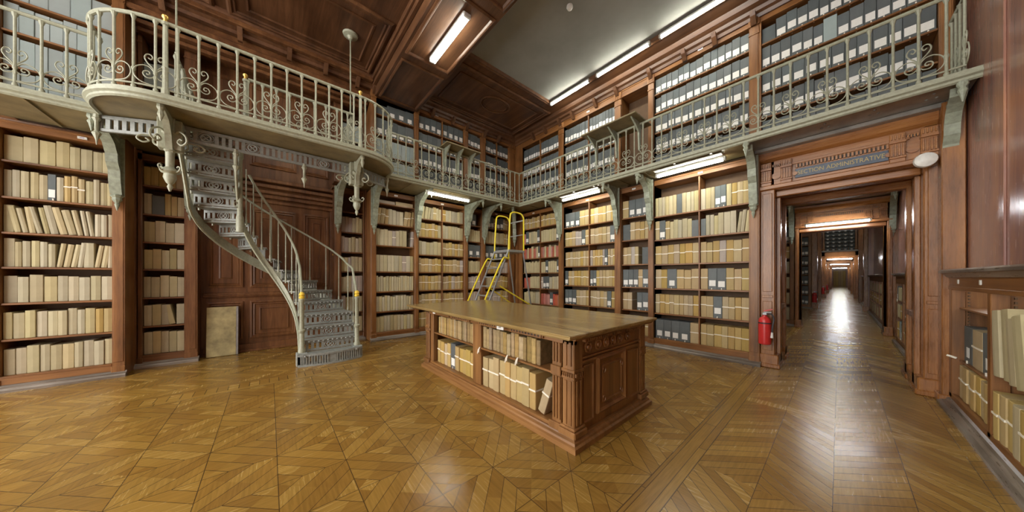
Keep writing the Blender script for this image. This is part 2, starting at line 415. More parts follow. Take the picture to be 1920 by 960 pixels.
# ------------------------------------------------------------------ cases
def flute_pilaster(m, u0, u1, d, z0, z1):
    """pilaster body with a recessed centre strip on its face (towards -y)"""
    m.box(u0, u1, -.0, d, z0, z1, .004)
    w = u1 - u0
    m.box(u0 + w * .12, u1 - w * .12, -.008, .002, z0 + .22, z1 - .12, .004)
    m.box(u0 - .006, u1 + .006, -.02, .02, z0, z0 + .16, .006)
CASEMAT = 'oak_case'
def case(root_xy, rz, W, zs, ztop, pl, pr, label, wood_='oak_case', divs=(), depth=.40, z0=0.0, plinth=.12, name='bookcase', top_h=.10, card=None, upper=False, side_l=None, side_r=None, noplinth=False):
    """opening 0..W, pilasters pl wide before it, pr wide after it"""
    t = thing(name, (root_xy[0], root_xy[1], 0), rz, label, 'bookcase', None)
    wz, wx = wood_ + '_z', wood_ + '_x'
    if pl:
        m = MB(); flute_pilaster(m, -pl, 0, depth, z0, ztop + top_h)
        if upper: cap(m, -pl, 0, ztop)
        ob('pilaster', m, wz, t)
    else:
        m = MB(); m.box(-.02, 0, 0, depth, z0, ztop + top_h); ob('side_board', m, wz, t)
    if pr:
        m = MB(); flute_pilaster(m, W, W + pr, depth, z0, ztop + top_h)
        if upper: cap(m, W, W + pr, ztop)
        ob('pilaster', m, wz, t)
    else:
        m = MB(); m.box(W, W + .02, 0, depth, z0, ztop + top_h); ob('side_board', m, wz, t)
    m = MB(); m.box(0, W, depth - .02, depth, z0, ztop + top_h); ob('back_panel', m, 'case_inside', t)
    m = MB(); m.box(0, W, 0, .03, ztop, ztop + top_h, .003); m.box(0, W, -.012, .03, ztop + top_h - .03, ztop + top_h, .003); m.box(0, W, .03, depth - .02, ztop + .0, ztop + .02)
    ob('top_rail', m, wx, t)
    for k, z in enumerate(zs):
        m = MB(); e = .012 if k else 0
        m.box(.001, W - .001, .02 if k else 0, depth - .021, z - .028, z, .004)
        if k == 0 and not noplinth: m.box(0, W, 0, .03, z0 + .05, z - .028, .003)
        ob('shelf', m, wx, t)
    for u in divs:
        m = MB(); m.box(u - .012, u + .012, .024, depth - .022, zs[0] + .001, ztop - .001, .003); ob('divider', m, wz, t)
    if plinth and z0 == 0:
        m = MB(); a, b = -pl, W + pr
        m.prism([(-.075, 0), (-.075, .03), (-.06, .052), (-.03, .062), (-.012, .085), (.0, .09), (.0, 0)], a - (.0 if not pl else .02), b + (.02 if pr else 0), 'x')
        ob('base_moulding', m, 'scuffed_rail', t)
    if card is not None:
        m = MB(); zc = ztop + top_h * .45; m.box(card - .04, card + .04, -.016, 0, zc - .017, zc + .017); c = ob('number_card', m, 'white_card', t)
        m = MB(); m.box(card - .02, card + .018, -.0175, -.0155, zc - .004, zc + .004); m.cur = 0
        ob('card_writing', m, 'purple_ink', c)
    return t
def cap(m, a, b, zt):
    w = b - a
    m.box(a - .008, b + .008, -.03, .02, zt - .02, zt + .14, .006)
    for k in range(3):
        u = a + w * (.15 + .3 * k); m.box(u, u + w * .14, -.042, -.02, zt - .0, zt + .10, .004)
    m.box(a - .004, b + .004, -.02, .02, zt - .17, zt - .14, .005)
    m.box(a + .004, b - .004, -.014, .02, zt - .14, zt - .05, .004)

Z7 = [.20, .68, 1.16, 1.64, 2.10, 2.57, 3.05]; ZT = 3.46
HALF = PI / 2
def fillcase(fr, W, zs, ztop, rows, where, cast, divs=(), **k):
    """rows listed top to bottom; '|' splits at the divider"""
    n = len(zs)
    for i, r in enumerate(rows):
        zi = n - 1 - i
        if zi < 0: break
        top = (zs[zi + 1] - .028) if zi + 1 < n else ztop
        parts = r.split('|'); ed = [0] + ([d for d in divs] if len(parts) > 1 else []) + [W]
        if len(parts) > 1:
            # number continuously over the divider
            n0 = len(VOLS)
        for j, p in enumerate(parts):
            a = ed[j] + (.014 if j else 0); b = ed[j + 1] - (.014 if j < len(parts) - 1 else 0)
            if p.strip('_'): shelf_fill(fr, a, b, zs[zi], top - zs[zi], p, where, rowname(zi, n), cast, **k)
        if len(parts) > 1:
            tot = len(VOLS) - n0
            for q in range(n0, len(VOLS)): VOLS[q]['idx'] = (q - n0 + 1, tot)

# ---- left wall (faces +X): local x = +Y
def LW(y, x=XL): return frame(x, y, HALF)
bays = []
def lbay(y0, y1, zs, ztop, pl, pr, label, rows, where, cast='', x=XL, divs=(), card=None, mat='oak_case', **k):
    fk = {q: k.pop(q) for q in ('hmul', 'end') if q in k}
    case((x, y0), HALF, y1 - y0, zs, ztop, pl, pr, label, mat, [d - y0 for d in divs], card=card, **k)
    fillcase(LW(y0, x), y1 - y0, zs, ztop, rows, where, cast, [d - y0 for d in divs], **fk)
def rbay(x0, x1, zs, ztop, pl, pr, label, rows, where, cast='', divs=(), card=None, mat='oak_case', **k):
    fk = {q: k.pop(q) for q in ('hmul', 'end') if q in k}
    fk.setdefault('end', 'first')
    case((x0, YR), 0, x1 - x0, zs, ztop, pl, pr, label, mat, [d - x0 for d in divs], card=card, **k)
    fillcase(frame(x0, YR, 0), x1 - x0, zs, ztop, rows, where, cast, [d - x0 for d in divs], **fk)

lbay(-2.66, -1.79, Z7, ZT, .14, .12, 'tall wide bookcase of cream volumes beyond the narrow case and leaning board',
     ['p4c4', 'c5g1c1k3c4', r'p1\c5\p3\c3c3', 'p1c4c1/c4p1/c2c1', 'c9', 'c9t2', 'c10'], 'wide case beyond the leaning board', card=.62)
lbay(-1.60, -1.14, Z7, ZT, .05, .16, 'narrow recessed bookcase between the dark panelling and the stair', ['t5', 'c1G1t3', 'c4', 'c5', 'c5', r'c3\c1c1', 'c5'],
     'narrow case beside the leaning board', x=-7.55, mat='mahogany')
lbay(1.27, 1.73, Z7, ZT, .14, .02, 'narrow recessed bookcase of mauve and cream volumes behind the stair newel', ['_', 'l3c3', 'l2c4', 'c2l1c3', 'c2l2', 'l1c4', 'l2c3'],
     'narrow case behind the stair newel', x=-7.55, mat='mahogany')
ZD = [.19, .68, 1.16, 1.64, 2.27, 2.79, 3.28]
lbay(1.91, 2.83, ZD, ZT, .12, .11, 'bookcase of cream volumes with two books lying flat on top shelf', ['_', '/k3c4/k3', 'c4w1c3_1/w1', 'c7w1c2', 'c16', 'c14', 'c11'],
     'case with the two flat books', card=.45)
lbay(2.94, 4.30, Z7, ZT, 0, .13, 'brightly lit bookcase of tan bundles under the short tube lamp', ['/c5k1c2|k1c6', 'k6c1|c7', 'c6|k7', 'k7|k5w1', 'k7|k3w1k3', 'k7|k7', 'k7|k7'],
     'lamp-lit case of tan bundles', divs=(3.62,), card=.66)
lbay(4.43, 4.90, Z7, ZT, 0, .16, 'slim bookcase with two grey boxes beside the yellow ladder', ['w1g1_1', 'c6', 'g2', 'c7', 'w6', 'l5c1', 'c6'], 'slim case beside the ladder')
lbay(5.06, 6.00, Z7, ZT, 0, .27, 'corner bookcase of mixed boxes behind the yellow ladder', ['g3k1g2k2', 'c10k2', 'g5', 'k4l4', 'c3k6', 'w6k3', 'c10'], 'corner case behind the ladder', card=.4)
# ---- rear wall (faces -Y)
rbay(-6.75, -5.25, Z7, ZT, .0, .2, 'corner bookcase holding rows of red volumes', ['k12|k9g1', 'r1g1c4g1|c7g1', 'r2c1r2c1r2c1g1|r2c1r2c1r2c1r2', 'c10|c2g1c4g1', 'r4c5|w1g2c4', 'c7|r4g1r3', 'c9|c9'],
     'corner case with red volumes', divs=(-6.0,), card=.5)
Z6 = [.20, .76, 1.28, 1.80, 2.36, 2.88]
rbay(-5.05, -3.52, Z6, ZT, 0, .18, 'lamp-lit bookcase of yellow bundles behind the reading table', ['g3k2|k6', 'k3w2g1k1|k5g1', 'k9|w1k4w1g1k3', 'g1k7|g2k6', 'g3k4|k5g1k1', 'k8|k7'],
     'lamp-lit case behind the table', divs=(-4.25,), card=.78)
rbay(-3.34, -2.73, Z6, ZT, 0, .13, 'narrow bookcase with low grey boxes between two wide cases', ['k1g3', 'G1k4', 'k2l1k1_1G1', 'g2g1k1g1', 'k2_1g2', 'k5'],
     'narrow case between two wide ones', card=.3)
rbay(-2.60, -1.02, [.20, .74, 1.27, 1.78, 2.30, 2.80], ZT, 0, .14, 'wide bookcase of tan bundles beside the red extinguisher',
     ['c6G1c4|c3g2c1k3', 'k1g1k1c5G1|G1c3p3/c3', 'k7|k3w1k3', 'k2g1k3|k1g2k3', 'k9|k2g1k4', 'g4k1|k7'], 'wide case beside the extinguisher', divs=(-1.77,), card=.86)
m = MB(); m.box(-7.12, -6.75, 6.27, 6.67, 0, ZT + .1, .01); m.box(-7.0, -6.93, 6.2, 6.3, 0, 3.5); struct('trim_1', m, 'oak_case_z')

# upper cases
ZU = [3.94, 4.43, 4.91, 5.39]; ZUT = 5.80
kw = dict(z0=3.7, plinth=0, name='gallery_bookcase', upper=True, top_h=.16)
lbay(-2.66, -1.79, [3.90, 4.31, 4.77, 5.2], 5.72, .14, .12, 'upper bookcase of pale boxes behind the curved platform end', ['B5', 'B8', 'B8', 'B8'], 'upper case of pale boxes, stair end', **kw)
lbay(-1.60, -1.14, [3.8, 4.25, 4.75, 5.2], 5.55, .05, .16, 'recessed upper bookcase beside the dark gallery panelling', ['_', 'B4', 'B4', 'B4'], 'recessed upper case by the panelling', x=-7.55, mat='mahogany', **kw)
lbay(1.27, 1.73, [3.8, 4.25, 4.75, 5.2], 5.55, .14, .02, 'recessed upper bookcase behind the hanging rod', ['_', 'B3', 'B3', 'B4'], 'recessed upper case behind the rod', x=-7.55, mat='mahogany', **kw)
lbay(1.91, 2.83, ZU, 5.74, .12, .11, 'upper bookcase at the curved platform end with pale lower boxes', ['G1b3', 'b5', 'B9', 'B9'], 'upper case at the platform end', **kw)
lbay(2.94, 4.30, ZU, ZUT, 0, .13, 'upper bookcase behind the small folding ledge', ['b4|b4', 'b5|b4', 'b5|b5', 'b6|b5'], 'upper case behind the small ledge', divs=(3.62,), card=.5, **kw)
lbay(4.43, 4.90, ZU, ZUT, 0, .16, 'slim upper bookcase of grey boxes near the room corner', ['b4', 'b4', 'b4', 'b5'], 'slim upper case near the corner', **kw)
lbay(5.06, 6.00, ZU, ZUT, 0, .27, 'upper corner bookcase on the stair wall', ['b4|b4', 'b4|b5', 'b4|b5', 'b5|b5'], 'upper corner case, stair wall', divs=(5.52,), **kw)
ZV = [3.80, 4.26, 4.74, 5.23]
rbay(-6.75, -5.25, ZV, 5.72, 0, .2, 'upper corner bookcase on the doorway wall', ['b7|b7', 'b8|b7', 'b8|b7', 'b8|b8'], 'upper corner case, doorway wall', divs=(-6.0,), **kw)
rbay(-5.05, -3.52, ZV, 5.72, 0, .18, 'upper bookcase behind the large folding ledge', ['b8|b8', 'b8|b8', 'b9|b8', 'b8|b9'], 'upper case behind the large ledge', divs=(-4.27,), card=.8, **kw)
rbay(-3.34, -2.73, [3.80], 5.72, 0, .13, 'empty dark upper niche next to large ledge', ['_'], '', **kw)
ZW = [3.77, 4.19, 4.60, 5.02, 5.43]
rbay(-2.60, -1.02, ZW, 5.80, 0, .14, 'upper bookcase above the wide case of tan bundles', ['b14', 'b13', 'b13', 'b12', 'b13'], 'upper case over the wide bookcase', card=.86, **kw)
rbay(-.86, .80, ZW, 5.80, 0, .1, 'upper bookcase standing above the doorway', ['G1b13', 'b6B1b7', 'b13', 'b13_1', 'b6G1b6'], 'upper case above the doorway', **kw)
m = MB(); m.box(-7.12, -6.75, 6.27, 6.67, 3.7, 5.9, .01); struct('trim_2', m, 'oak_case_z')

# low case on the right wall (faces -X): local x = -Y
FR = frame(XR, 6.02, -HALF)
t = thing('low_bookcase', (XR, 6.02, 0), -HALF, 'low wall bookcase with numbered cards under the red panelled wall', 'bookcase')
for a, b in ((-.14, 0), (1.22, 1.30), (2.52, 2.6), (3.8, 3.9), (5.1, 5.2)):
    m = MB(); m.box(a, b, 0, .09, .10, 1.40, .004); m.box(a + (.02 if b - a > .1 else .02), b - .02, .09, .35, .12, 1.36); ob('stile', m, 'oak_case_z', t)
m = MB(); m.box(-.14, 5.2, .0, .03, 1.36, 1.53, .003); m.box(-.14, 5.2, -.006, .03, 1.36, 1.40, .004); ob('top_rail', m, 'oak_case_x', t)
m = MB(); m.prism([(-.015, 1.50), (-.03, 1.52), (-.05, 1.545), (-.065, 1.55), (-.065, 1.575), (-.05, 1.59), (.12, 1.59), (.12, 1.50)], -.16, 5.2, 'x'); ob('ledge', m, 'scuffed_rail', t)
m = MB(); m.box(-.14, 5.2, 0, .03, .03, .15, .004); m.box(-.14, 5.2, .03, .34, .11, .14); ob('bottom_rail', m, 'oak_case_x', t)
m = MB(); m.prism([(-.085, 0), (-.085, .03), (-.06, .05), (-.03, .055), (-.02, .08), (0, .09), (0, 0)], -.10, 5.2, 'x'); ob('base_moulding', m, 'scuffed_rail', t)
m = MB(); m.box(-.14, 5.2, .33, .35, .1, 1.5); ob('back_panel', m, 'case_inside', t)
for a, b, z in ((0, 1.22, 1.155), (0, 1.22, .55), (1.30, 2.52, .66), (2.6, 3.8, .6), (3.9, 5.1, .6)):
    m = MB(); m.box(a + .001, b - .001, .05, .33, z - .02, z, .003); ob('shelf', m, 'oak_case_x', t)
for u in (.3, 1.05, 2.9, 4.2):
    m = MB(); m.box(u - .02, u + .02, -.006, 0, 1.43, 1.475); ob('number_card', m, 'white_card', t)
for u in (.02, 1.18, 1.32, 2.48):
    m = MB()
    for k in range(18): m.box(u - .012, u + .012, .1, .112, .7 + k * .036, .72 + k * .036)
    ob('shelf_rack_strip', m, 'case_inside', t)
m = MB(); m.tube([(.0, -.03, .59), (.012, .0, .58), (.025, .03, .57)], .012, 6); ob('peg_handle', m, 'white_tape', t, smooth=True)
shelf_fill(FR, .03, 1.20, .55, .58, 'g1k1g1t1', 'low wall case by the doorway', 'middle shelf', '', end='first', depth=.25, front=.06)
shelf_fill(FR, .03, 1.20, .14, .385, 'k8', 'low wall case by the doorway', 'bottom shelf', '', end='first', depth=.25, front=.03, hmul=1.15)
shelf_fill(FR, 1.33, 2.50, .66, .68, r'\p2\c1\p2\c1\p1', 'second bay of low wall case', 'upper shelf', '', end='first', depth=.3, front=.0, hmul=.95, hmax=.6)
shelf_fill(FR, 1.33, 2.50, .14, .49, 'k3c1k1p2c1', 'second bay of low wall case', 'bottom shelf', '', end='first', depth=.26, front=.0)
shelf_fill(FR, 2.63, 3.78, .6, .68, 'k4c3p3', 'third bay of low wall case', 'upper shelf', '', end='first', depth=.26, hmul=.8, hmax=.5)
shelf_fill(FR, 2.63, 3.78, .14, .43, 'k6c6', 'third bay of low wall case', 'bottom shelf', '', end='first', depth=.26)
#PART2
# ------------------------------------------------------------------ geometry helpers
def catmull(pts, n=4):
    P = [Vector(p) for p in pts]; out = []
    for i in range(len(P) - 1):
        p0 = P[max(0, i - 1)]; p1 = P[i]; p2 = P[i + 1]; p3 = P[min(len(P) - 1, i + 2)]
        for k in range(n):
            t = k / n
            out.append(.5 * ((2 * p1) + (p2 - p0) * t + (2 * p0 - 5 * p1 + 4 * p2 - p3) * t * t + (3 * p1 - p0 - 3 * p2 + p3) * t ** 3))
    out.append(P[-1]); return out
def sweep(m, path, prof, closed=False):
    """path: [(x,y)], prof: [(out,z)], out = right-hand side of travel"""
    n = len(path); N = len(prof); i0 = len(m.v)
    for k, p in enumerate(path):
        a = path[(k - 1) % n] if (closed or k > 0) else None; b = path[(k + 1) % n] if (closed or k < n - 1) else None
        d1 = (Vector(p) - Vector(a)).normalized() if a is not None else None
        d2 = (Vector(b) - Vector(p)).normalized() if b is not None else None
        if d1 is None: d1 = d2
        if d2 is None: d2 = d1
        n1 = Vector((d1.y, -d1.x)); n2 = Vector((d2.y, -d2.x)); nn = (n1 + n2)
        nn = nn / max(.3, (1 + n1.dot(n2)))
        for o, z in prof: m.v.append((p[0] + nn.x * o, p[1] + nn.y * o, z))
    for k in range(n if closed else n - 1):
        for j in range(N):
            a = i0 + k * N + j; b = i0 + k * N + (j + 1) % N; k2 = (k + 1) % n
            m.f.append((a, b, i0 + k2 * N + (j + 1) % N, i0 + k2 * N + j)); m.mi.append(m.cur)
    if not closed:
        m.f.append(tuple(i0 + j for j in range(N))); m.mi.append(m.cur)
        m.f.append(tuple(i0 + (n - 1) * N + j for j in reversed(range(N)))); m.mi.append(m.cur)
def rot2(a): return Matrix.Rotation(a, 4, 'Z')

# ------------------------------------------------------------------ shell
m = MB(); m.box(-8.1, 1.1, -6.0, 80, -.1, 0); struct('floor', m, 'parquet')
m = MB(); m.box(-8.2, -8.0, -6, 80, 0, 6.4); struct('wall_left', m, 'mahogany_z')
# right wall: tall red planks with a thin cover strip
m = MB(); m.box(.97, 1.1, -6, 80, 1.57, 6.4); m.box(1.21, 1.3, -6, 6.2, 0, 1.57); m.box(.97, 1.1, 6.2, 80, 0, 1.57)
for y in (4.98, 2.9, .8, -1.3): m.box(.955, .97, y - .012, y + .012, 1.59, 6.1, .003)
struct('wall_right', m, 'red_panel')
m = MB(); m.box(-8.0, -5.60, -6, 6.7, 6.10, 6.3); m.box(-5.6, -5.05, -6, 6.7, 6.10, 6.3); m.box(-5.05, 1.1, 5.76, 6.7, 6.10, 6.3); m.box(-5.05, -4.5, -6, 1.87, 6.10, 6.3); struct('ceiling', m, 'ceiling_wood_x')
m = MB(); m.box(-5.05, 1.1, -6, 5.76, 6.13, 6.3); struct('ceiling_plaster', m, 'plaster')
m = MB(); m.box(-8.0, 1.1, 6.7, 80, 6.12, 6.3); struct('ceiling_corridor', m, 'plaster')
m = MB()
pf = [(0, 6.135), (0, 6.10), (.02, 6.07), (.05, 6.06), (.08, 6.08), (.11, 6.06), (.12, 6.135)]
sweep(m, [(-4.52, -6), (-4.52, 1.9)], pf); sweep(m, [(-5.07, 2.88), (-5.07, 5.74), (.97, 5.74)], pf)
struct('trim_3', m, 'ceiling_wood_x')
D, UY, UX = (0, 0, -1), (0, 1, 0), (1, 0, 0)
PR = [(0, 0), (.0, .02), (.03, .045), (.06, .045), (.08, .02), (.11, .03), (.13, .004)]
m = MB()
for y0, y1 in ((2.98, 5.95), (-.55, 1.72), (-3.0, -.7)):
    m.panel((0, 0, 6.1), UX, UY, D, -6.9, -5.25, y0, y1, PR)
    m.panel((0, 0, 6.1), UX, UY, D, -6.65, -5.5, y0 + .25, y1 - .25, [(0, 0), (.0, .02), (.03, .03), (.05, .008)])
ring = [(-5.98 + .30 * math.cos(a * PI / 16), 4.56 + .42 * math.sin(a * PI / 16), 6.085) for a in range(32)]
m.tube(ring, .028, 6, closed=True)
ring = [(-5.98 + .23 * math.cos(a * PI / 16), 4.56 + .34 * math.sin(a * PI / 16), 6.088) for a in range(32)]
m.tube(ring, .016, 6, closed=True)
struct('trim_4', m, 'ceiling_wood_x')
m = MB(); m.box(-7.6, 1.0, 1.87, 2.89, 5.74, 6.2, .01)
m.box(-7.6, 1.0, 1.80, 1.87, 5.92, 6.0, .01); m.box(-7.6, 1.0, 2.89, 2.96, 5.92, 6.0, .01)
m.box(-7.6, 1.0, 1.76, 1.87, 6.0, 6.1, .01); m.box(-7.6, 1.0, 2.89, 3.0, 6.0, 6.1, .01)
for a, b in ((-7.0, -5.5), (-5.33, -3.68), (-3.5, -1.85), (-1.7, -.05)):
    m.panel((0, 0, 5.74), UX, UY, D, a, b, 1.93, 2.83, [(0, 0), (0, .02), (.03, .035), (.05, .03), (.07, .004)])
struct('ceiling_beam', m, 'ceiling_wood_x')
# cornice over the upper cases
m = MB()
pc = [(-.06, 5.88), (.03, 5.88), (.05, 5.93), (.10, 5.95), (.12, 6.0), (.20, 6.03), (.24, 6.10), (-.06, 6.10)]
sweep(m, [(-7.12, -6), (-7.12, 6.27), (1.0, 6.27)], pc); struct('trim_5', m, 'ceiling_wood_x')
m = MB()
for y in (-2.2, -1.73, -1.3, -.4, .3, .9, 1.5, 1.85, 2.4, 3.3, 3.9, 4.36, 4.98, 5.5): m.prism([(-7.13, 5.78), (-7.07, 5.78), (-6.98, 5.88), (-6.94, 5.95), (-7.13, 5.95)], y - .035, y + .035, 'y')
for x in (-6.2, -5.7, -5.15, -4.7, -4.0, -3.43, -2.66, -2.0, -1.5, -.95, -.3, .4): m.prism([(6.28, 5.78), (6.22, 5.78), (6.13, 5.88), (6.09, 5.95), (6.28, 5.95)], x - .035, x + .035, 'x')
struct('trim_6', m, 'ceiling_wood_z')
# dark boarding over the recessed niche, upper storey
m = MB()
m.box(-7.95, -7.20, -1.67, 1.79, 5.62, 5.95)
for x, z in ((-7.5, 5.50), (-7.38, 5.56), (-7.28, 5.62)): m.box(x, x + .12, -1.62, 1.76, z, z + .07, .01)
m.box(-7.52, -7.13, -1.67, 1.79, 5.66, 5.75, .01)
m.box(-7.0, -6.9, -1.67, 1.79, 5.95, 6.03, .01)
struct('trim_7', m, 'mahogany_x')
# niche panelling
m = MB()
m.box(-8.0, -7.85, -1.0, 1.3, 0, 5.7)
X_, U_, V_, N_ = (-7.85, 0, 0), (0, 1, 0), (0, 0, 1), (1, 0, 0)
pr = [(0, 0), (0, .03), (.03, .035), (.05, .015), (.07, .02), (.09, -.012)]
for a, b in ((-.90, -.40), (-.30, .46), (.58, 1.06)):
    m.panel(X_, U_, V_, N_, a, b, 1.30, 2.92, pr)
    m.panel(X_, U_, V_, N_, a + .16, b - .16, 1.47, 2.75, [(0, -.012), (0, .012), (.02, .016), (.03, -.012)])
    m.panel(X_, U_, V_, N_, a, b, .26, 1.02, pr)
    m.panel(X_, U_, V_, N_, a + .14, b - .14, .40, .88, [(0, -.012), (0, .014), (.02, .018), (.03, -.012)])
    m.panel(X_, U_, V_, N_, a, b, 3.80, 5.45, pr)
m.box(-7.85, -7.81, -.95, 1.27, 1.10, 1.20, .01); m.box(-7.85, -7.78, -.95, 1.27, 1.13, 1.165, .01)
for z, o in ((3.05, .04), (3.15, .08), (3.25, .06), (3.36, .12), (3.47, .16)): m.box(-7.85, -7.85 + o, -.95, 1.27, z, z + .07, .01)
m.box(-7.85, -7.80, -.95, 1.27, 0, .16, .01); m.box(-7.85, -7.77, -.95, 1.27, 0, .05, .01)
struct('wall_niche', m, 'mahogany_z')
m = MB(); m.box(-7.95, -7.5, 1.752, 1.79, 0, 5.8); m.box(-7.95, -7.53, -1.67, -1.655, 0, 5.8)
m.box(-7.95, -7.55, -1.67, -1.60, ZT, 3.6); m.box(-7.95, -7.55, 1.1, 1.79, ZT + .1, 3.6); m.box(-7.5, -7.12, -1.79, -1.67, 3.56, 3.7)
struct('trim_8', m, 'mahogany_z')
# jib door frame and brass knob
m = MB(); m.box(-7.85, -7.80, 1.08, 1.27, 0, 3.05, .008); m.box(-7.80, -7.785, 1.11, 1.24, .1, 3.0, .006); s_ = struct('door_2', m, 'mahogany_z')
m = MB(); m.lathe([(.01, 0), (.012, .03), (.028, .045), (.03, .06), (.018, .075)], 10, (-7.785, 1.14, 2.03), 'x'); ob('handle', m, 'brass', s_, smooth=True)

# ------------------------------------------------------------------ gallery decks
ZL = 3.60
def bulge():
    pts = []
    for k in range(13):
        a = -PI / 2 + (PI / 2) * k / 12; pts.append((-6.0 + .70 * math.cos(a), -.95 + .70 * math.sin(a)))
    for k in range(13):
        a = (PI / 2) * k / 12; pts.append((-6.0 + .70 * math.cos(a), 1.17 + .70 * math.sin(a)))
    return pts
BP = bulge()
g = thing('stair_platform', (-5.8, .1, 3.6), 0, 'cream iron stair platform with rounded ends bulging from the gallery above the staircase', 'platform')
def rel(mb, o): mb.v = [(a - o.location[0], b - o.location[1], c - o.location[2]) for a, b, c in mb.v]; return mb
m = MB()
inner = lambda y: -6.22 if (y < -1.0 or y > 1.22) else -5.98
prev = None
for x, y in [(-6.2, -1.65)] + BP + [(-6.2, 1.87)]:
    if prev:
        (px, py) = prev
        if abs(y - py) > 1e-4:
            ns = 1 if abs(y - py) < .3 else 8
            for q in range(ns):
                ya = py + (y - py) * q / ns; yb = py + (y - py) * (q + 1) / ns; xa = px + (x - px) * q / ns; xb = px + (x - px) * (q + 1) / ns
                ia = inner((ya + yb) / 2)
                m.prism([(ia, ya), (xa, ya), (xb, yb), (ia, yb)], 3.615, 3.69, 'z')
    prev = (x, y)
ob('deck', rel(m, g), 'deck_under', g)
m = MB()
LIP = [(-.02, 3.70), (-.02, 3.60), (.0, 3.585), (.02, 3.60), (.02, 3.625), (.045, 3.64), (.045, 3.665), (.03, 3.67), (.03, 3.70), (.01, 3.705)]
sweep(m, [(-6.2, -1.65)] + BP + [(-6.2, 1.87)], LIP); ob('lip', rel(m, g), 'cream_iron', g, smooth=True)
def slotted(L, h, n, ring_at=(), t=.02):
    """pierced iron strip: local x 0..L, z -h..0"""
    q = MB(); q.box(0, L, -t, t, -.045, 0, .004); q.box(0, L, -t, t, -h, -h + .04, .004)
    k = 0; step = L / n
    for i in range(n + 1):
        x = i * step
        if any(abs(x - r * L) < .09 for r in ring_at): continue
        q.box(max(0, x - step * .28), min(L, x + step * .28), -t * .6, t * .6, -h + .03, -.03)
    for r in ring_at:
        c = [(r * L + .05 * math.cos(a * PI / 8), -t * .4, -h / 2 + .05 * math.sin(a * PI / 8)) for a in range(16)]; q.tube(c, .012, 5, closed=True)
        for a in range(4): q.tube([(r * L, -t * .4, -h / 2), (r * L + .05 * math.cos(a * HALF + .78), -t * .4, -h / 2 + .05 * math.sin(a * HALF + .78))], .011, 5)
        c = [(r * L + .085 * math.cos(a * PI / 8), 0, -h / 2 + .066 * math.sin(a * PI / 8)) for a in range(16)]; q.tube(c, .008, 5, closed=True)
    return q
def place(mb, a, b, z):
    d = Vector(b) - Vector(a); M = Matrix.Translation((a[0], a[1], z)) @ rot2(math.atan2(d.y, d.x)); mb.v = [tuple(M @ Vector(p)) for p in mb.v]; return mb
for a, b, n, rg_ in (((-5.93, -1.0), (-5.93, .12), 16, (.28, .72)), ((-5.93, .12), (-5.93, 1.22), 16, (.55,)), ((-6.25, -1.66), (-5.93, -1.0), 9, ()), ((-5.93, 1.22), (-6.25, 1.86), 9, ())):
    L = (Vector(b) - Vector(a)).length
    ob('pierced_valance', rel(place(slotted(L, .21, n, rg_), a, b, 3.60), g), 'stair_iron', g)
SPIR = [(0, 0), (.05, .02), (.09, .07), (.085, .13), (.045, .155), (.015, .13), (.022, .095), (.05, .09), (.058, .11)]
def scroll_tubes(q, pts, org, U, V, r=.008, s=1.0, n=4):
    O, U, V = Vector(org), Vector(U), Vector(V)
    q.tube(catmull([O + U * (a * s) + V * (b * s) for a, b in pts], n), r, 5)
def pendant(x, y, ztop, big=True):
    q = MB(); z = ztop
    if big:
        q.lathe([(.05, 0), (.05, -.18), (.075, -.19), (.075, -.22), (.045, -.25), (.042, -.42), (.06, -.44), (.042, -.46), (.04, -.66), (.085, -.70), (.09, -.72), (.055, -.75), (.062, -.80), (.04, -.86), (.018, -.89), (.028, -.92), (.008, -.98)], 10, (x, y, z))
        for ang in (0, HALF, PI, -HALF):
            U = (math.cos(ang + .9), math.sin(ang + .9), 0)
            scroll_tubes(q, [(.05, 0), (.12, .03), (.2, -.03), (.21, -.11), (.15, -.15), (.1, -.11), (.13, -.07), (.16, -.09)], (x, y, z - .22), U, (0, 0, 1), .012)
            scroll_tubes(q, [(.045, .0), (.1, .0), (.13, .04), (.11, .07), (.09, .05)], (x, y, z - .72), U, (0, 0, 1), .009)
    else:
        q.lathe([(.03, 0), (.03, -.05), (.04, -.06), (.02, -.10), (.018, -.22), (.042, -.25), (.03, -.28), (.012, -.33), (.004, -.40)], 8, (x, y, z))
    return q
for y in (-1.0, 1.22): ob('hanging_pendant', rel(pendant(-5.80, y, 3.62), g), 'cream_iron', g, smooth=True)
for y in (-.38, .45): ob('small_pendant', rel(pendant(-5.93, y, 3.42, False), g), 'cream_iron', g, smooth=True)
for x, y in ((-6.22, -1.68), (-6.22, 1.88)): ob('small_pendant', rel(pendant(x, y, 3.60, False), g), 'cream_iron', g, smooth=True)
for y, sg in ((-1.0, 1), (1.22, -1)):
    m = MB()
    for s2 in (1, -1):
        scroll_tubes(m, [(.06, 0), (.14, -.01), (.26, -.02), (.30, -.07), (.25, -.11), (.2, -.08), (.23, -.05)], (-5.93, y, 3.38), (0, s2, 0), (0, 0, 1), .011)
    m.prism([(-5.85, 3.6), (-5.36, 3.6), (-5.40, 3.55), (-5.58, 3.50), (-5.70, 3.36), (-5.76, 3.16), (-5.85, 3.1)], y - .03, y + .03, 'y')
    m.box(-5.93, -5.78, y - .11, y + .11, 3.2, 3.6, .01)
    m.lathe([(.03, 0), (.035, -.04), (.02, -.07), (.03, -.12), (.006, -.2)], 8, (-5.38, y, 3.60))
    ob('corner_bracket', rel(m, g), 'cream_iron', g)

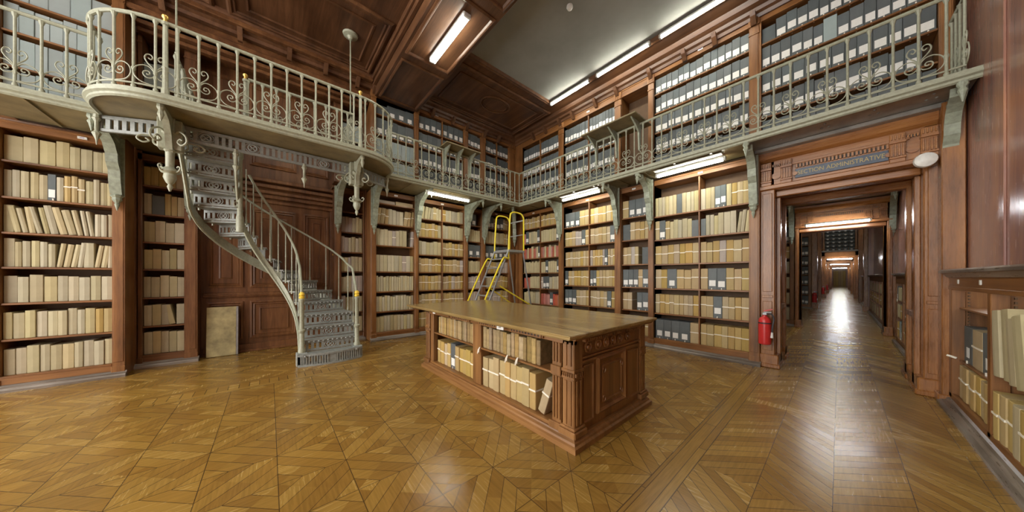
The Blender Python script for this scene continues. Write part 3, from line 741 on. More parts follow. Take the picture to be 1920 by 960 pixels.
g = thing('gallery', (-6.7, 0, 3.6), 0, 'narrow iron gallery with cream lip running along both book walls', 'gallery')
m = MB(); m.box(-7.15, -6.21, -4.5, -1.0, 3.62, 3.70); m.box(-7.9, -6.24, -1.66, -1.0, 3.622, 3.698); m.box(-7.9, -6.24, 1.22, 1.87, 3.622, 3.698); m.box(-7.15, -6.21, 1.22, 6.3, 3.62, 3.70)
for k in range(8): m.box(-7.1, -6.25, 1.9 + k * .52, 1.93 + k * .52, 3.60, 3.625)
for k in range(5): m.box(-7.1, -6.25, -4.3 + k * .52, -4.27 + k * .52, 3.60, 3.625)
ob('deck', rel(m, g), 'deck_under', g)
m = MB(); m.box(-6.21, -.93, 5.62, 6.3, 3.62, 3.70)
for k in range(9): m.box(-6.0 + k * .57, -5.97 + k * .57, 5.65, 6.26, 3.60, 3.625)
ob('deck', rel(m, g), 'deck_under', g)
m = MB(); m.box(-.93, .96, 5.62, 6.3, 3.618, 3.70)
m.box(-.93, .96, 6.15, 6.27, 3.56, 3.62, .01)
for k in range(4):
    x = -.55 + k * .42
    for j in (-.035, 0, .035): m.lathe([(.012, 0), (.014, -.01), (.004, -.018)], 6, (x + j, 5.8 + abs(j) * 4, 3.618))
ob('deck', rel(m, g), 'deck_blue', g, )
m = MB(); sweep(m, [(-6.2, -4.5), (-6.2, -1.66)], LIP); sweep(m, [(-6.2, 1.88), (-6.2, 5.62), (.97, 5.62)], LIP); ob('lip', rel(m, g), 'cream_iron', g, smooth=True)

# ------------------------------------------------------------------ railings
def baluster_mesh():
    q = MB(); q.lathe([(.014, 0), (.022, .01), (.022, .03), (.013, .045), (.013, .20), (.019, .21), (.019, .235), (.0125, .25), (.0125, .80), (.018, .815), (.024, .835), (.024, .85)], 8); return q
BAL = baluster_mesh().mesh('baluster', 'cream_iron'); BAL.polygons.foreach_set('use_smooth', [True] * len(BAL.polygons)); BAL.set_sharp_from_angle(angle=R(40))
def scroll_mesh(w=.165):
    q = MB(); k = w / .165
    for sg in (1, -1):
        U = (sg * k, 0, 0); V = (0, 0, 1)
        scroll_tubes(q, [(.0, .20), (.018, .27), (.06, .325), (.08, .375), (.065, .42), (.035, .425), (.02, .395), (.035, .37), (.052, .385)], (0, 0, 0), U, V, .0065, 1, 3)
        scroll_tubes(q, [(.0, .215), (.04, .275), (.09, .285), (.14, .25), (.163, .19), (.15, .13), (.10, .085), (.0, .07)], (0, 0, 0), U, V, .0065, 1, 3)
        scroll_tubes(q, [(.0, .19), (.03, .155), (.07, .15), (.092, .185), (.08, .22), (.05, .225), (.04, .2), (.055, .185), (.067, .195)], (0, 0, 0), U, V, .0065, 1, 3)
    q.lathe([(.004, .10), (.018, .16), (.012, .20), (.02, .22), (.01, .25)], 6)
    return q
SCR = scroll_mesh().mesh('scroll', 'cream_iron')
def railing(path, label, group=None, spacing=.172, z0=3.70, first_scroll=1, newels=(), h=.85, scroll=True, start_off=0.0):
    p0 = path[0]; t = thing('gallery_railing', (p0[0], p0[1], z0), 0, label, 'railing', group)
    seg = [(Vector(a), Vector(b)) for a, b in zip(path, path[1:])]; tot = sum((b - a).length for a, b in seg)
    for nm, r, z in (('handrail', .022, .865), ('foot_rail', .010, .06)):
        q = MB(); q.tube([(a[0] - p0[0], a[1] - p0[1], z) for a in path], r, 8); ob(nm, q, 'cream_iron', t, smooth=True)
    n = max(1, round(tot / spacing)); st = tot / n
    for i in range(n + 1):
        s = min(tot - 1e-5, i * st + 1e-5); acc = 0
        for a, b in seg:
            L = (b - a).length
            if s <= acc + L + 1e-9: break
            acc += L
        d = (b - a).normalized(); p = a + d * (s - acc); an = math.atan2(d.y, d.x)
        o = bpy.data.objects.new('baluster', BAL); COL.objects.link(o); o.parent = t; o.location = (p.x - p0[0], p.y - p0[1], 0); o.rotation_euler = (0, 0, an)
        if scroll and i % 2 == first_scroll and 0 < i < n:
            o = bpy.data.objects.new('scroll', SCR); COL.objects.link(o); o.parent = t; o.location = (p.x - p0[0], p.y - p0[1], 0); o.rotation_euler = (0, 0, an); o.scale = (st / .172, 1, 1)
    for (x, y, zt) in newels:
        q = MB(); H = zt - z0; q.lathe([(.035, 0), (.035, .06), (.026, .08), (.024, .3), (.032, .32), (.024, .34), (.022, H - .13), (.034, H - .12), (.034, H - .09), (.02, H - .08)], 8, (x - p0[0], y - p0[1], 0)); nn = ob('newel', q, 'cream_iron', t, smooth=True)
        q = MB(); q.lathe([(.012, H - .085), (.02, H - .07), (.012, H - .06), (.03, H - .035), (.03, H - .015), (.012, H)], 10, (x - p0[0], y - p0[1], 0)); ob('brass_ball', q, 'brass', nn, smooth=True)
    return t
railing([(-6.2, -1.65)] + BP + [(-6.2, 1.87)], 'scrolled cream railing curving round the stair platform', newels=((-5.3, -.95, 4.66), (-5.3, 1.17, 4.66)))
railing([(-6.2, -4.4), (-6.2, -1.72)], 'straight cream railing before the upper case of large pale boxes')
railing([(-6.2, 1.92), (-6.2, 5.62)], 'cream railing between the stair platform and the room corner', spacing=.175)
railing([(-6.2, 5.62), (.88, 5.62), (.88, 6.2)], 'cream railing along the gallery over the doorway', spacing=.176)
railing([(-5.98, -.25), (-5.98, 1.2), (-6.9, 1.2)], 'cream guard rail round the stairwell with brass-topped newel', newels=((-5.98, -.28, 4.64),), first_scroll=0)
railing([(-5.98, -.98), (-7.5, -.98)], 'short guard rail at the top of stair beside the recessed upper case', spacing=.19)

# folding ledges on the railing
def ledge(x0, x1, y0, y1, z, label):
    t = thing('folding_ledge', ((x0 + x1) / 2, (y0 + y1) / 2, z), 0, label, 'ledge', None); q = MB(); a, b = (x1 - x0) / 2, (y1 - y0) / 2
    q.box(-a, a, -b, b, 0, .03, .005); ob('board', q, 'deck_under', t)
    along_x = a > b; L = a if along_x else b; W = b if along_x else a
    for s in (-1, 0, 1):
        q = MB(); c = s * (L - .12)
        pts = [(-W * .8, 0), (W * .8, 0), (W * .3, -.10), (-.02, -.2), (-.05, -.55), (-.10, -.55), (-.12, -.1)] if not along_x else [(W * .8, 0), (-W * .8, 0), (-W * .3, -.10), (.02, -.2), (.05, -.55), (.10, -.55), (.12, -.1)]
        q.prism(pts, c - .015, c + .015, 'x' if along_x else 'y'); ob('bracket_arm', q, 'bracket_iron', t)
ledge(-3.72, -2.5, 5.2, 5.92, 4.60, 'large grey-green folding ledge fixed on the railing before the dark upper niche')
ledge(-6.36, -5.86, 3.08, 4.02, 4.60, 'small grey-green folding ledge fixed on the railing above the short tube lamp')

# gallery brackets
def bracket_mb():
    q = MB()
    q.prism([(0, 0), (.66, 0), (.62, -.07), (.50, -.10), (.36, -.17), (.27, -.28), (.25, -.40), (.17, -.50), (.15, -.66), (.10, -.84), (.0, -.86)], -.022, .022, 'x')
    edge = [(.66, -.0), (.62, -.07), (.50, -.11), (.36, -.18), (.27, -.29), (.25, -.41), (.17, -.51), (.15, -.67), (.10, -.85)]
    for (a, b), (c, d) in zip(edge, edge[1:]):
        q.quad((-.055, a, b), (.055, a, b), (.055, c, d), (-.055, c, d)); q.quad((-.055, a, b - .015), (-.055, c, d - .015), (.055, c, d - .015), (.055, a, b - .015))
        q.quad((-.055, a, b), (-.055, c, d), (-.055, c, d - .015), (-.055, a, b - .015)); q.quad((.055, a, b), (.055, a, b - .015), (.055, c, d - .015), (.055, c, d))
    q.box(-.06, .06, 0, .03, -.88, 0, .005)
    q.lathe([(.05, -.86), (.07, -.88), (.045, -.91), (.05, -.94), (.02, -.99), (.028, -1.01), (.004, -1.10)], 8, (0, .055, 0))
    q.prism([(.6, 0), (.9, 0), (.88, -.05), (.6, -.06)], -.018, .018, 'x')
    q.lathe([(.035, 0), (.04, -.04), (.022, -.07), (.036, -.10), (.024, -.13), (.005, -.22)], 8, (0, .86, 0))
    for s in (.026, -.026):
        scroll_tubes(q, [(.10, -.08), (.25, -.06), (.33, -.10), (.30, -.16), (.23, -.15), (.25, -.11)], (s, 0, 0), (0, 1, 0), (0, 0, 1), .009)
        scroll_tubes(q, [(.06, -.14), (.09, -.28), (.16, -.36), (.20, -.31), (.16, -.26), (.13, -.30)], (s, 0, 0), (0, 1, 0), (0, 0, 1), .009)
        scroll_tubes(q, [(.05, -.42), (.10, -.5), (.11, -.6), (.07, -.64), (.05, -.58)], (s, 0, 0), (0, 1, 0), (0, 0, 1), .009)
    return q
BRK = bracket_mb().mesh('bracket', 'bracket_iron')
def bracket(x, y, rz, where, z=3.60, sc=1.0):
    o = bpy.data.objects.new('gallery_bracket', BRK); COL.objects.link(o); o.location = (x, y, z); o.rotation_euler = (0, 0, rz); o.scale = (1, sc, 1)
    tag(o, 'ornate grey-green iron bracket ' + where, 'bracket', 'iron brackets carrying the gallery')
for y, w in ((-1.73, 'between the wide cream case and the narrow recessed case'), (1.85, 'beside the case with two flat books'), (2.89, 'at the stair-side end of the short tube lamp'), (4.36, 'between the lamp-lit case and slim case'), (4.98, 'between the slim case and corner case behind the ladder')):
    bracket(-7.12, y, -HALF, w)
for y, w in ((-1.06, 'on the post between narrow recessed case and dark panelling'), (1.19, 'on the post beside the brass door knob')): bracket(-7.55, y, -HALF, w, sc=1.3)
for x, w in ((-5.15, 'between the red volumes and the yellow bundles'), (-3.43, 'between the yellow bundles and narrow grey-box case'), (-2.665, 'between the narrow grey-box case and wide tan case'), (-.95, 'between the wide tan case and the doorway'), (.86, 'between the doorway and the red wall panelling')):
    bracket(x, 6.24, PI, w, sc=.72)
bracket(-7.0, 6.14, -HALF - .78, 'in the room corner behind the ladder')
# suspension rods
for y, w in ((1.16, 'ending in the round ceiling rosette above the platform'), (-.98, 'rising beside the recessed upper case')):
    t = thing('suspension_rod', (-6.02, y, 3.7), 0, 'thin cream iron rod ' + w, 'rod')
    q = MB(); q.lathe([(.03, 0), (.03, .12), (.014, .14), (.011, .9), (.02, .92), (.011, .94), (.011, 2.34)], 8); ob('rod', q, 'cream_iron', t, smooth=True)
    q = MB(); q.lathe([(.03, 2.28), (.06, 2.33), (.12, 2.35), (.13, 2.38), (.10, 2.40)], 14); ob('rosette', q, 'cream_iron', t, smooth=True)

# ------------------------------------------------------------------ staircase
g = thing('iron_staircase', (-6.55, 0, 0), 0, 'grey-green cast iron staircase winding up to the platform', 'staircase')
CX_ = -6.55; NR = 18; RISE = 3.70 / NR
def station(s):
    """s in risers 1..18 -> inner point, outer point"""
    if s <= 4:
        x = -5.86 - (s - 1) * (CX_ * -1 - 5.86) / 4.0
        return Vector((x, .42)), Vector((x, 1.26))
    if s < 15:
        j = (s - 5) + 0.0; ph = HALF + PI * (s - 4) / 11.0
        w = (s - 4) / 11.0; ro = 1.26 + (1.14 - 1.26) * min(1, w * 2) + (0 if w < .5 else (.93 - 1.14) * (w - .5) * 2)
        return Vector((CX_ + .42 * math.cos(ph), .42 * math.sin(ph))), Vector((CX_ + ro * math.cos(ph), ro * math.sin(ph)))
    x = CX_ + (s - 15) * (.57 / 3.0)
    return Vector((x, -.42)), Vector((x, -.93))
def stepz(s): return s * RISE
for i in range(1, NR + 1):
    a, b = station(i); a2, b2 = station(min(i + 1, 18.0) if i < 18 else 18)
    if i == 18: a2 = a + Vector((.12, 0)); b2 = b + Vector((.12, 0))
    z = stepz(i)
    q = MB(); da = (a - a2).normalized() * .025 if (a - a2).length > 1e-5 else Vector((0, 0)); db = (b - b2).normalized() * .025
    poly = [(a + da), (b + db), b2, a2]
    q.prism([(p.x, p.y) for p in poly], z - .022, z, 'z')
    L = (b - a).length; n = 12
    for k in range(n):
        p = a + da + (b + db - a - da) * ((k + .5) / n); q.lathe([(.018, -.024), (.022, -.036), (.008, -.044)], 5, (p.x, p.y, z))
    ob('tread', rel(q, g), 'stair_iron', g)
    if i > 1 or True:
        nn = 11 if L > .7 else 8
        q = place(slotted(L, RISE - .03, nn, (.5,), .008), (a.x, a.y), (b.x, b.y), z - .022); ob('riser', rel(q, g), 'stair_iron', g)
# base step
q = MB(); base = [(-5.98, .36)] + [(-5.86 + .10 * math.sin(PI * k / 8), .36 + .96 * k / 8) for k in range(9)] + [(-5.98, 1.32)]
q.prism(base, 0, .03, 'z'); q.prism([(x - .012, y) for x, y in base], .17, .20, 'z')
for k in range(25):
    y = .40 + .88 * k / 24; x = -5.875 + .10 * math.sin(PI * (y - .36) / .96)
    if abs(y - .84) > .06: q.box(x - .01, x, y - .011, y + .011, .03, .17)
q.box(-5.80, -5.79, .78, .90, .03, .17)
q.box(-6.05, -5.90, .34, .50, 0, .22, .01); q.box(-6.05, -5.90, 1.18, 1.34, 0, .22, .01)
q.box(-5.98, -5.90, .36, .40, .03, .17)
ob('base_step', rel(q, g), 'stair_iron', g)
SS = [1 + k * .5 for k in range(35)]
def stringer(which, mat, off):
    q = MB(); P = []
    for s in SS:
        p = station(s)[which]; o = station(s)[1 - which]; d = (p - o).normalized(); z = stepz(s) - RISE - .03; lo = max(.0, z - .13)
        P.append((p + d * off, p + d * (off + .018), lo, z + .03))
    i0 = len(q.v)
    for p1, p2, lo, hi in P: q.v += [(p1.x, p1.y, lo), (p2.x, p2.y, lo), (p2.x, p2.y, hi), (p1.x, p1.y, hi)]
    for k in range(len(P) - 1):
        for j in range(4):
            a = i0 + k * 4 + j; b = i0 + k * 4 + (j + 1) % 4; q.f.append((a, b, b + 4, a + 4)); q.mi.append(0)
    q.f.append((i0, i0 + 1, i0 + 2, i0 + 3)); q.mi.append(0); e = i0 + 4 * (len(P) - 1); q.f.append((e, e + 3, e + 2, e + 1)); q.mi.append(0)
    q.tube([(p2.x, p2.y, lo) for p1, p2, lo, hi in P], .018, 5)
    return q
for w in (0, 1): ob('stringer', rel(stringer(w, 'cream_iron', .004), g), 'cream_iron', g)
# soffit plates under the upper steps
def rails(which, s0, s1, h=.86):
    pts = []
    s = s0
    while s <= s1 + 1e-6:
        p = station(s)[which]; o = station(s)[1 - which]; d = (p - o).normalized(); q = p + d * .0; pts.append((q.x, q.y, stepz(s) + h)); s += .5
    return pts
for w, s1 in ((0, 12.0), (1, 17.5)):
    pts = rails(w, 2.0, s1); p0 = pts[0]
    ny = .42 if w == 0 else 1.26
    lead = [(-5.98, ny, 1.14), (-6.0, ny, 1.16)]
    m = MB(); m.tube(catmull(lead + pts[1:], 3), .02, 7); ob('handrail', rel(m, g), 'cream_iron', g, smooth=True)
    i = 2
    while i <= s1:
        p = station(i + .4)[w]; z = stepz(i); m = MB()
        m.lathe([(.016, z - .05), (.016, z + .05), (.009, z + .07), (.009, z + .45), (.014, z + .46), (.009, z + .48), (.009, z + .86 + .08)], 7, (p.x, p.y, 0)); ob('baluster', rel(m, g), 'cream_iron', g, smooth=True)
        i += 1
for y in (.42, 1.26):
    m = MB(); m.lathe([(.055, .2), (.055, .26), (.04, .29), (.036, .55), (.052, .57), (.052, .60), (.034, .62), (.032, 1.08), (.045, 1.10), (.045, 1.13), (.03, 1.14)], 12, (-5.98, y, 0)); nn = ob('newel', rel(m, g), 'cream_iron', g, smooth=True)
    m = MB(); m.lathe([(.03, 1.13), (.042, 1.15), (.042, 1.17), (.03, 1.18), (.042, 1.20), (.035, 1.23), (.02, 1.25)], 10, (-5.98, y, 0)); ob('gold_cap', rel(m, g), 'gold_paint', nn, smooth=True)
m = MB(); m.lathe([(.05, 2.25), (.05, 2.5), (.035, 2.53), (.03, 3.45), (.045, 3.48), (.045, 3.6)], 12, (-6.5, -.37, 0))
for k in range(4): scroll_tubes(m, [(.03, 0), (.07, .02), (.08, .07), (.05, .09), (.04, .06)], (-6.5, -.37, 2.65 + k * .22), (.5, -.86, 0), (0, 0, 1), .008)
ob('support_column', rel(m, g), 'cream_iron', g, smooth=True)
def text_mesh(name, body, size, mat, parent, loc, sx=1.0):
    c = bpy.data.curves.new(name, 'FONT'); c.body = body; c.size = size; c.extrude = .001; c.align_x = 'CENTER'; c.align_y = 'CENTER'
    tmp = bpy.data.objects.new('tmp', c); COL.objects.link(tmp); bpy.context.view_layer.update()
    me = bpy.data.meshes.new_from_object(tmp.evaluated_get(bpy.context.evaluated_depsgraph_get())); bpy.data.objects.remove(tmp)
    me.name = name; me.materials.clear(); me.materials.append(MATS[mat])
    o = bpy.data.objects.new(name, me); COL.objects.link(o); o.parent = parent; o.location = loc; o.rotation_euler = (HALF, 0, 0); o.scale = (sx, 1, 1)
    return o
# ------------------------------------------------------------------ doorway
DARK = []  # flat dark strips behind the dentils, painting shade into the gaps
def dentils(m, x0, x1, y, z0, z1, n, d=.03):
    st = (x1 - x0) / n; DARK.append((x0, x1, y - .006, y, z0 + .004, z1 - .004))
    for k in range(n): m.box(x0 + k * st + st * .2, x0 + (k + 1) * st - st * .2, y - d, y, z0, z1, .002)
def doorframe(Y0, Y1, name, hw=.70, detail=True, hz=2.95, top=3.58, hx=.88):
    """opening between X -hw..hw, front face at Y0"""
    m = MB()
    for s in (-1, 1):
        a, b = (-hx, -hw) if s < 0 else (hw, hx)
        m.box(a, b, Y0, Y1, 0, top, .01)
        ia, ib = (-hw, -hw + .05) if s < 0 else (hw - .05, hw)
        for ya, yb in ((Y0 + .20, Y0 + .36), (Y1 - .30, Y1 - .14)): m.box(ia, ib, ya, yb, 0, hz - .1, .006)
        m.box(ia, ib - .0, Y0 + .36, Y1 - .30, .95, 1.03, .006)
        # plinths
        pa, pb = (a - .01, b + .05) if s < 0 else (a - .05, b + .01)
        for ya, yb in ((Y0 - .05, Y0 + .42), (Y1 - .36, Y1 + .05)):
            m.box(pa, pb, ya, yb, 0, .22, .012); m.box(pa - (.02 if s > 0 else 0), pb + (.02 if s < 0 else 0), ya - .02, yb + .02, 0, .07, .012)
        m.box(pa, pb, Y0 + .4, Y1 - .34, 0, .14, .012)
        m.box(a + .02, b - .02, Y0 - .02, Y0, 1.16, 1.20, .004)
        m.box(a + .03, b - .03, Y0 - .014, Y0, 1.26, hz - .05, .006); m.box(a + .03, b - .03, Y0 - .014, Y0, .28, 1.1, .006)
    d = struct(name, m, 'door_wood_z')
    m = MB(); m.box(-hx, hx, Y0, Y1, hz, top, .008)
    m.box(-hw, hw, Y0 + .12, Y0 + .30, hz - .10, hz, .012); m.box(-hw, hw, Y1 - .3, Y1 - .14, hz - .12, hz, .01)
    m.prism([(Y0 - .0, hz), (Y0 - .04, hz + .02), (Y0 - .04, hz + .07), (Y0, hz + .09)], -hx, hx, 'x')
    m.prism([(Y0, top - .16), (Y0 - .05, top - .12), (Y0 - .08, top - .06), (Y0 - .08, top), (Y0, top)], -hx, hx, 'x')
    if detail:
        m.box(-.60, .60, Y0 - .02, Y0, 3.30, 3.34, .004)
        dentils(m, -.46, .44, Y0, 3.235, 3.295, 24)
        for x in (-.80, -.56, .50, .74):
            m.box(x - .065, x + .065, Y0 - .05, Y0, 3.02, 3.40, .006)
            for k in range(4): m.box(x - .055 + k * .03, x - .037 + k * .03, Y0 - .068, Y0 - .05, 3.10, 3.26, .003)
            m.box(x - .07, x + .07, Y0 - .075, Y0, 3.27, 3.30, .004); m.box(x - .07, x + .07, Y0 - .07, Y0, 3.07, 3.095, .004)
            for k in range(4): m.box(x - .055 + k * .03, x - .04 + k * .03, Y0 - .07, Y0 - .05, 3.32, 3.38, .003)
        for x in (-.68, .62):
            m.lathe([(.055, 0), (.055, .008), (.035, .012), (.03, .006), (.018, .016), (.0, .02)], 12, (x, Y0 - .02, 3.17), 'y')
            dentils(m, x - .05, x + .05, Y0, 3.32, 3.36, 4)
    ob('lintel', m, 'door_wood_x', d)
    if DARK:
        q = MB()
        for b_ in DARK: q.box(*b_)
        DARK.clear(); ob('lintel_gap_shade', q, 'dark_edge', d)
    return d
d1 = doorframe(6.34, 7.5, 'door_1')
m = MB(); m.box(-.46, .43, 6.315, 6.34, 3.075, 3.215, .003); pl_ = ob('name_plate', m, 'sign_blue', d1)
text_mesh('plate_lettering', 'SECTION ADMINISTRATIVE', .088, 'sign_gold', pl_, (-.015, 6.312, 3.145), .78)
m = MB()
for x, s in ((-.46, -1), (.43, 1)): m.lathe([(.03, 0), (.03, .012), (.012, .02)], 10, (x, 6.30, 3.145), 'y')
ob('rosette_boss', m, 'door_wood_x', d1)
m = MB(); m.box(-1.02, -.88, 6.30, 7.5, 0, 3.6); m.box(.88, .97, 6.30, 7.5, 0, 3.6); m.box(-8, -1.02, 6.68, 7.5, 0, 6.1); m.box(-1.02, 1, 6.68, 7.5, 3.58, 6.1)
struct('wall_rear', m, 'door_wood_z')
m = MB(); m.box(.80, .96, 6.12, 6.34, 0, 3.6, .008); m.box(.77, .96, 6.09, 6.34, 0, .10, .01); struct('trim_9', m, 'door_wood_z')
# emergency light
t = thing('emergency_light', (.70, 6.30, 2.96), 0, 'round white emergency light on the door lintel', 'light fitting')
q = MB(); q.lathe([(.05, 0), (.05, -.06), (.085, -.07), (.095, -.10), (.085, -.135), (.05, -.155), (.01, -.16)], 20, (0, 0, 0), 'y'); q.v = [(a, b, c) for a, b, c in q.v]; ob('bowl', q, 'white_plastic', t, smooth=True)
q = MB(); q.box(-.03, .03, -.03, .04, -.03, .03, .005); ob('mount', q, 'lamp_metal', t)

# ------------------------------------------------------------------ rooms beyond
frames = [(12.0, 12.5, 'door_3', True), (30.6, 31.4, 'door_4', False), (40.5, 41.2, 'door_5', False), (53.5, 54.2, 'door_6', False)]
for a, b, nme, det in frames: doorframe(a, b, nme, detail=det, hw=.80 if a < 13 else .70)
m = MB(); m.box(-8, -.88, 12.45, 12.9, 0, 6.1); m.box(-.88, 1, 12.2, 12.9, 3.58, 3.75); m.box(.88, 1, 12.1, 12.9, 0, 6.1); m.box(-8, 1, 12.3, 12.9, 5.2, 6.1); struct('wall_second', m, 'door_wood_z')
m = MB()
for a in (20.0, ): m.box(-8, -.88, a, a + .6, 0, 6.1); m.box(.80, 1, a, a + .5, 0, 6.1); m.box(-8, 1, a, a + .6, 5.3, 6.1)
m.box(-8, -.88, 31, 31.4, 0, 6.1); m.box(-.9, 1, 31.1, 31.4, 3.58, 6.1)
for a in (40.6, 53.6): m.box(-8, -.88, a, a + .5, 0, 6.1); m.box(-.9, 1, a, a + .5, 3.58, 6.1)
struct('wall_beyond', m, 'red_panel')
m = MB()
for a in (20.0,): m.box(-.88, -.70, a - .05, a + .6, 0, 5.3, .01); m.box(.70, .82, a - .05, a + .5, 0, 5.3, .01); m.box(-.9, -.66, a - .1, a + .65, 0, .22, .01); m.box(.66, .85, a - .1, a + .55, 0, .22, .01)
for a in (26.0, 35.5, 47.0, 60.0):
    m.box(.72, .97, a, a + .3, 0, 6.1, .01); m.box(-.98, -.74, a, a + .3, 0, 6.1, .01)
struct('trim_10', m, 'door_wood_z')
m = MB(); m.box(-8, 1, 74, 74.2, 0, 6.1); struct('wall_end', m, 'red_panel')
t = thing('end_cupboard', (0, 73.8, 0), 0, 'pale yellow cupboard doors closing the far end of the enfilade', 'cupboard')
for k in range(5):
    q = MB(); q.box(-.68 + k * .272, -.42 + k * .272, -.04, 0, .05, 2.6, .01); ob('door', q, 'kraft_paper', t)
q = MB(); q.box(-.75, .75, 0, .15, 0, 2.75); ob('cabinet_body', q, 'table_oak_z', t)
# long case beside each doorway in the rooms beyond
def farcase(y, x0, x1, rows, where, label, zs=None, pr=.10):
    zs = zs or Z7; case((x0, y), 0, x1 - x0, zs, ZT, 0, pr, label, 'oak_case', depth=.33)
    fillcase(frame(x0, y, 0), x1 - x0, zs, ZT, rows, where, '', end='first')
farcase(12.1, -2.2, -1.0, ['/k6', 'g12', 'c9k2', 'c11', 'c10', 'c11', 'c12'], 'case beside the second doorway', 'bookcase glimpsed beside the second doorway')
farcase(19.65, -2.2, -.98, ['b9', 'b9', 'b9', 'b9', 'b9', 'b9', 'b9'], 'dark case beyond the second doorway', 'bookcase of white-labelled boxes beyond the second doorway')
farcase(30.2, -2.2, -.98, ['c9', 'c9', 'c9', 'c9', 'c9', 'c9', 'c9'], 'case at the third doorway', 'small distant bookcase of cream volumes by third doorway')
m = MB(); m.box(-8, .97, 11.4, 12.1, 3.60, 3.70); m.box(-8, .97, 11.36, 11.42, 3.58, 3.72, .01); m.box(-8, .97, 7.5, 8.2, 3.60, 3.70); m.box(-8, .97, 8.18, 8.24, 3.58, 3.72, .01)
tag(ob('second_gallery', m, 'deck_blue'), 'blue-grey gallery deck seen through the doorway over second doorway', 'gallery')
bracket(-.95, 12.08, PI, 'seen through the doorway at the case side of second doorway', sc=.75)
bracket(.88, 12.08, PI, 'seen through the doorway against the red wall', sc=.75)
bracket(.88, 8.1, 0, 'just beyond the doorway on the red wall', sc=.01) if False else None
# gallery case over the third doorway, 35 flat boxes
t = thing('distant_bookcase', (0, 30.55, 3.4), 0, 'distant gallery bookcase of stacked boxes above the third doorway', 'bookcase')
q = MB(); q.box(-.72, .72, .05, .4, 0, 1.9); ob('back_panel', q, 'dark_edge', t)
for s in (-1, 1): q = MB(); q.box(s * .75 - .05, s * .75 + .05, -.02, .4, 0, 1.9, .01); ob('side_board', q, 'door_wood_z', t)
q = MB(); q.box(-.9, .9, -.35, .4, -.10, 0.0, .01); ob('ledge', q, 'deck_blue', t)
for r_ in range(7):
    for c_ in range(5):
        VOLS.append(dict(kind='b', w=.25, h=.2, d=.2, M=Matrix.Translation((-.68 + c_ * .275, 30.45, 3.41 + r_ * .255)), where='distant case above the third doorway', row=ORD[r_ + 1] + ' row up', idx=(c_ + 1, 5), endw='first', seed=.3, cast=''))
# low cases on the right wall of the rooms beyond
def lowfar(y0, y1, nm, rows):
    t = thing('low_bookcase', (XR, y1, 0), -HALF, nm, 'bookcase'); L = y1 - y0
    q = MB(); q.box(0, L, 0, .03, 1.36, 1.52); q.box(0, L, 0, .03, .03, .15); ob('rail', q, 'oak_case_x', t)
    q = MB(); q.box(0, L, -.06, .1, 1.55, 1.585, .005); q.box(0, L, -.03, .1, 1.52, 1.55, .005); ob('ledge', q, 'scuffed_rail', t)
    q = MB(); q.box(0, L, .11, .12, 0, 1.5); ob('back_panel', q, 'case_inside', t)
    n = max(1, round(L / 1.2))
    for k in range(n + 1):
        u = k * (L - .08) / n; q = MB(); q.box(u, u + .08, 0, .11, .1, 1.4, .004); ob('stile', q, 'oak_case_z', t)
    q = MB(); q.box(0, L, -.06, 0, 0, .06, .01); ob('base_moulding', q, 'scuffed_rail', t)
    for z in (.6, .98): q = MB(); q.box(0, L, .01, .11, z - .02, z); ob('shelf', q, 'oak_case_x', t)
    if rows:
        f = frame(XR, y1, -HALF)
        for k in range(n):
            a = k * (L - .08) / n + .085; b = (k + 1) * (L - .08) / n - .005
            for zi, (z, cl, rw) in enumerate(((.15, .42, 'bottom shelf'), (.6, .35, 'middle shelf'), (.98, .36, 'top shelf'))):
                shelf_fill(f, a, b, z, cl, rows[zi], rows[3] + (' bay ' + ORD[k + 1] if n > 1 else ''), rw, '', end='first', depth=.09, front=.015)
lowfar(7.9, 11.0, 'low wall bookcase in the second room under the red wall', ('k5B2g2c4', 'c6k6', 'g1c9', 'second-room low case,'))
lowfar(13.2, 19.8, 'long low wall bookcase beyond the second doorway', ('c12', 'k5c6', 'c12', 'third-room low case,'))
lowfar(20.8, 25.8, 'distant low wall bookcase halfway down the enfilade', None)
lowfar(31.6, 40.2, 'far low wall bookcase beyond the distant box case', None)
m = MB(); m.box(-.95, -.9, 54, 74, 0, 3.6); m.box(-.95, -.9, 41.3, 53.5, 0, 3.6); m.box(-.95, -.9, 31.5, 40.4, 0, 3.6); m.box(-1, 1, 31.5, 74, 3.6, 3.7); struct('wall_far_corridor', m, 'red_panel')

# ------------------------------------------------------------------ lamps
def lamp(x, y, z, L, rz, label, glow='tube_glow', down=True, tilt=0, housing=True, n=1, group='tube lamps'):
    t = thing('tube_lamp', (x, y, z), rz, label, 'lamp', group)
    q = MB(); q.box(-L / 2, L / 2, -.035 * n, .035 * n, .022, .06, .006); ob('housing', q, 'lamp_metal', t)
    for k in range(n):
        yy = (k - (n - 1) / 2) * .055; q = MB(); q.lathe([(.025, -L / 2 + .02), (.025, L / 2 - .02)], 10, (0, yy, 0), 'x'); ob('tube', q, glow, t)
    for s in (-1, 1): q = MB(); q.box(s * L / 2 - .02, s * L / 2 + .02, -.03 * n, .03 * n, -.024, .05, .006); ob('end_cap', q, 'lamp_metal', t)
lamp(-4.5, 2.39, 5.66, 1.25, 0, 'twin tube lamp in the panelled ceiling beam', n=2)
for x, w in ((-4.36, 'ceiling tube lamp nearest the room corner'), (-2.99, 'ceiling tube lamp in the middle of the row of three'), (-1.63, 'ceiling tube lamp nearest the doorway wall end')): lamp(x, 5.6, 6.03, 1.16, 0, w)
lamp(-1.85, 5.93, 3.53, 1.12, 0, 'tube lamp under the gallery above the wide tan case')
lamp(-4.22, 5.88, 3.53, 1.12, 0, 'tube lamp under the gallery above the yellow bundles')
lamp(-6.2 + .0, 3.32, 3.45, 1.12, HALF, 'short tube lamp under gallery beside the stair platform')
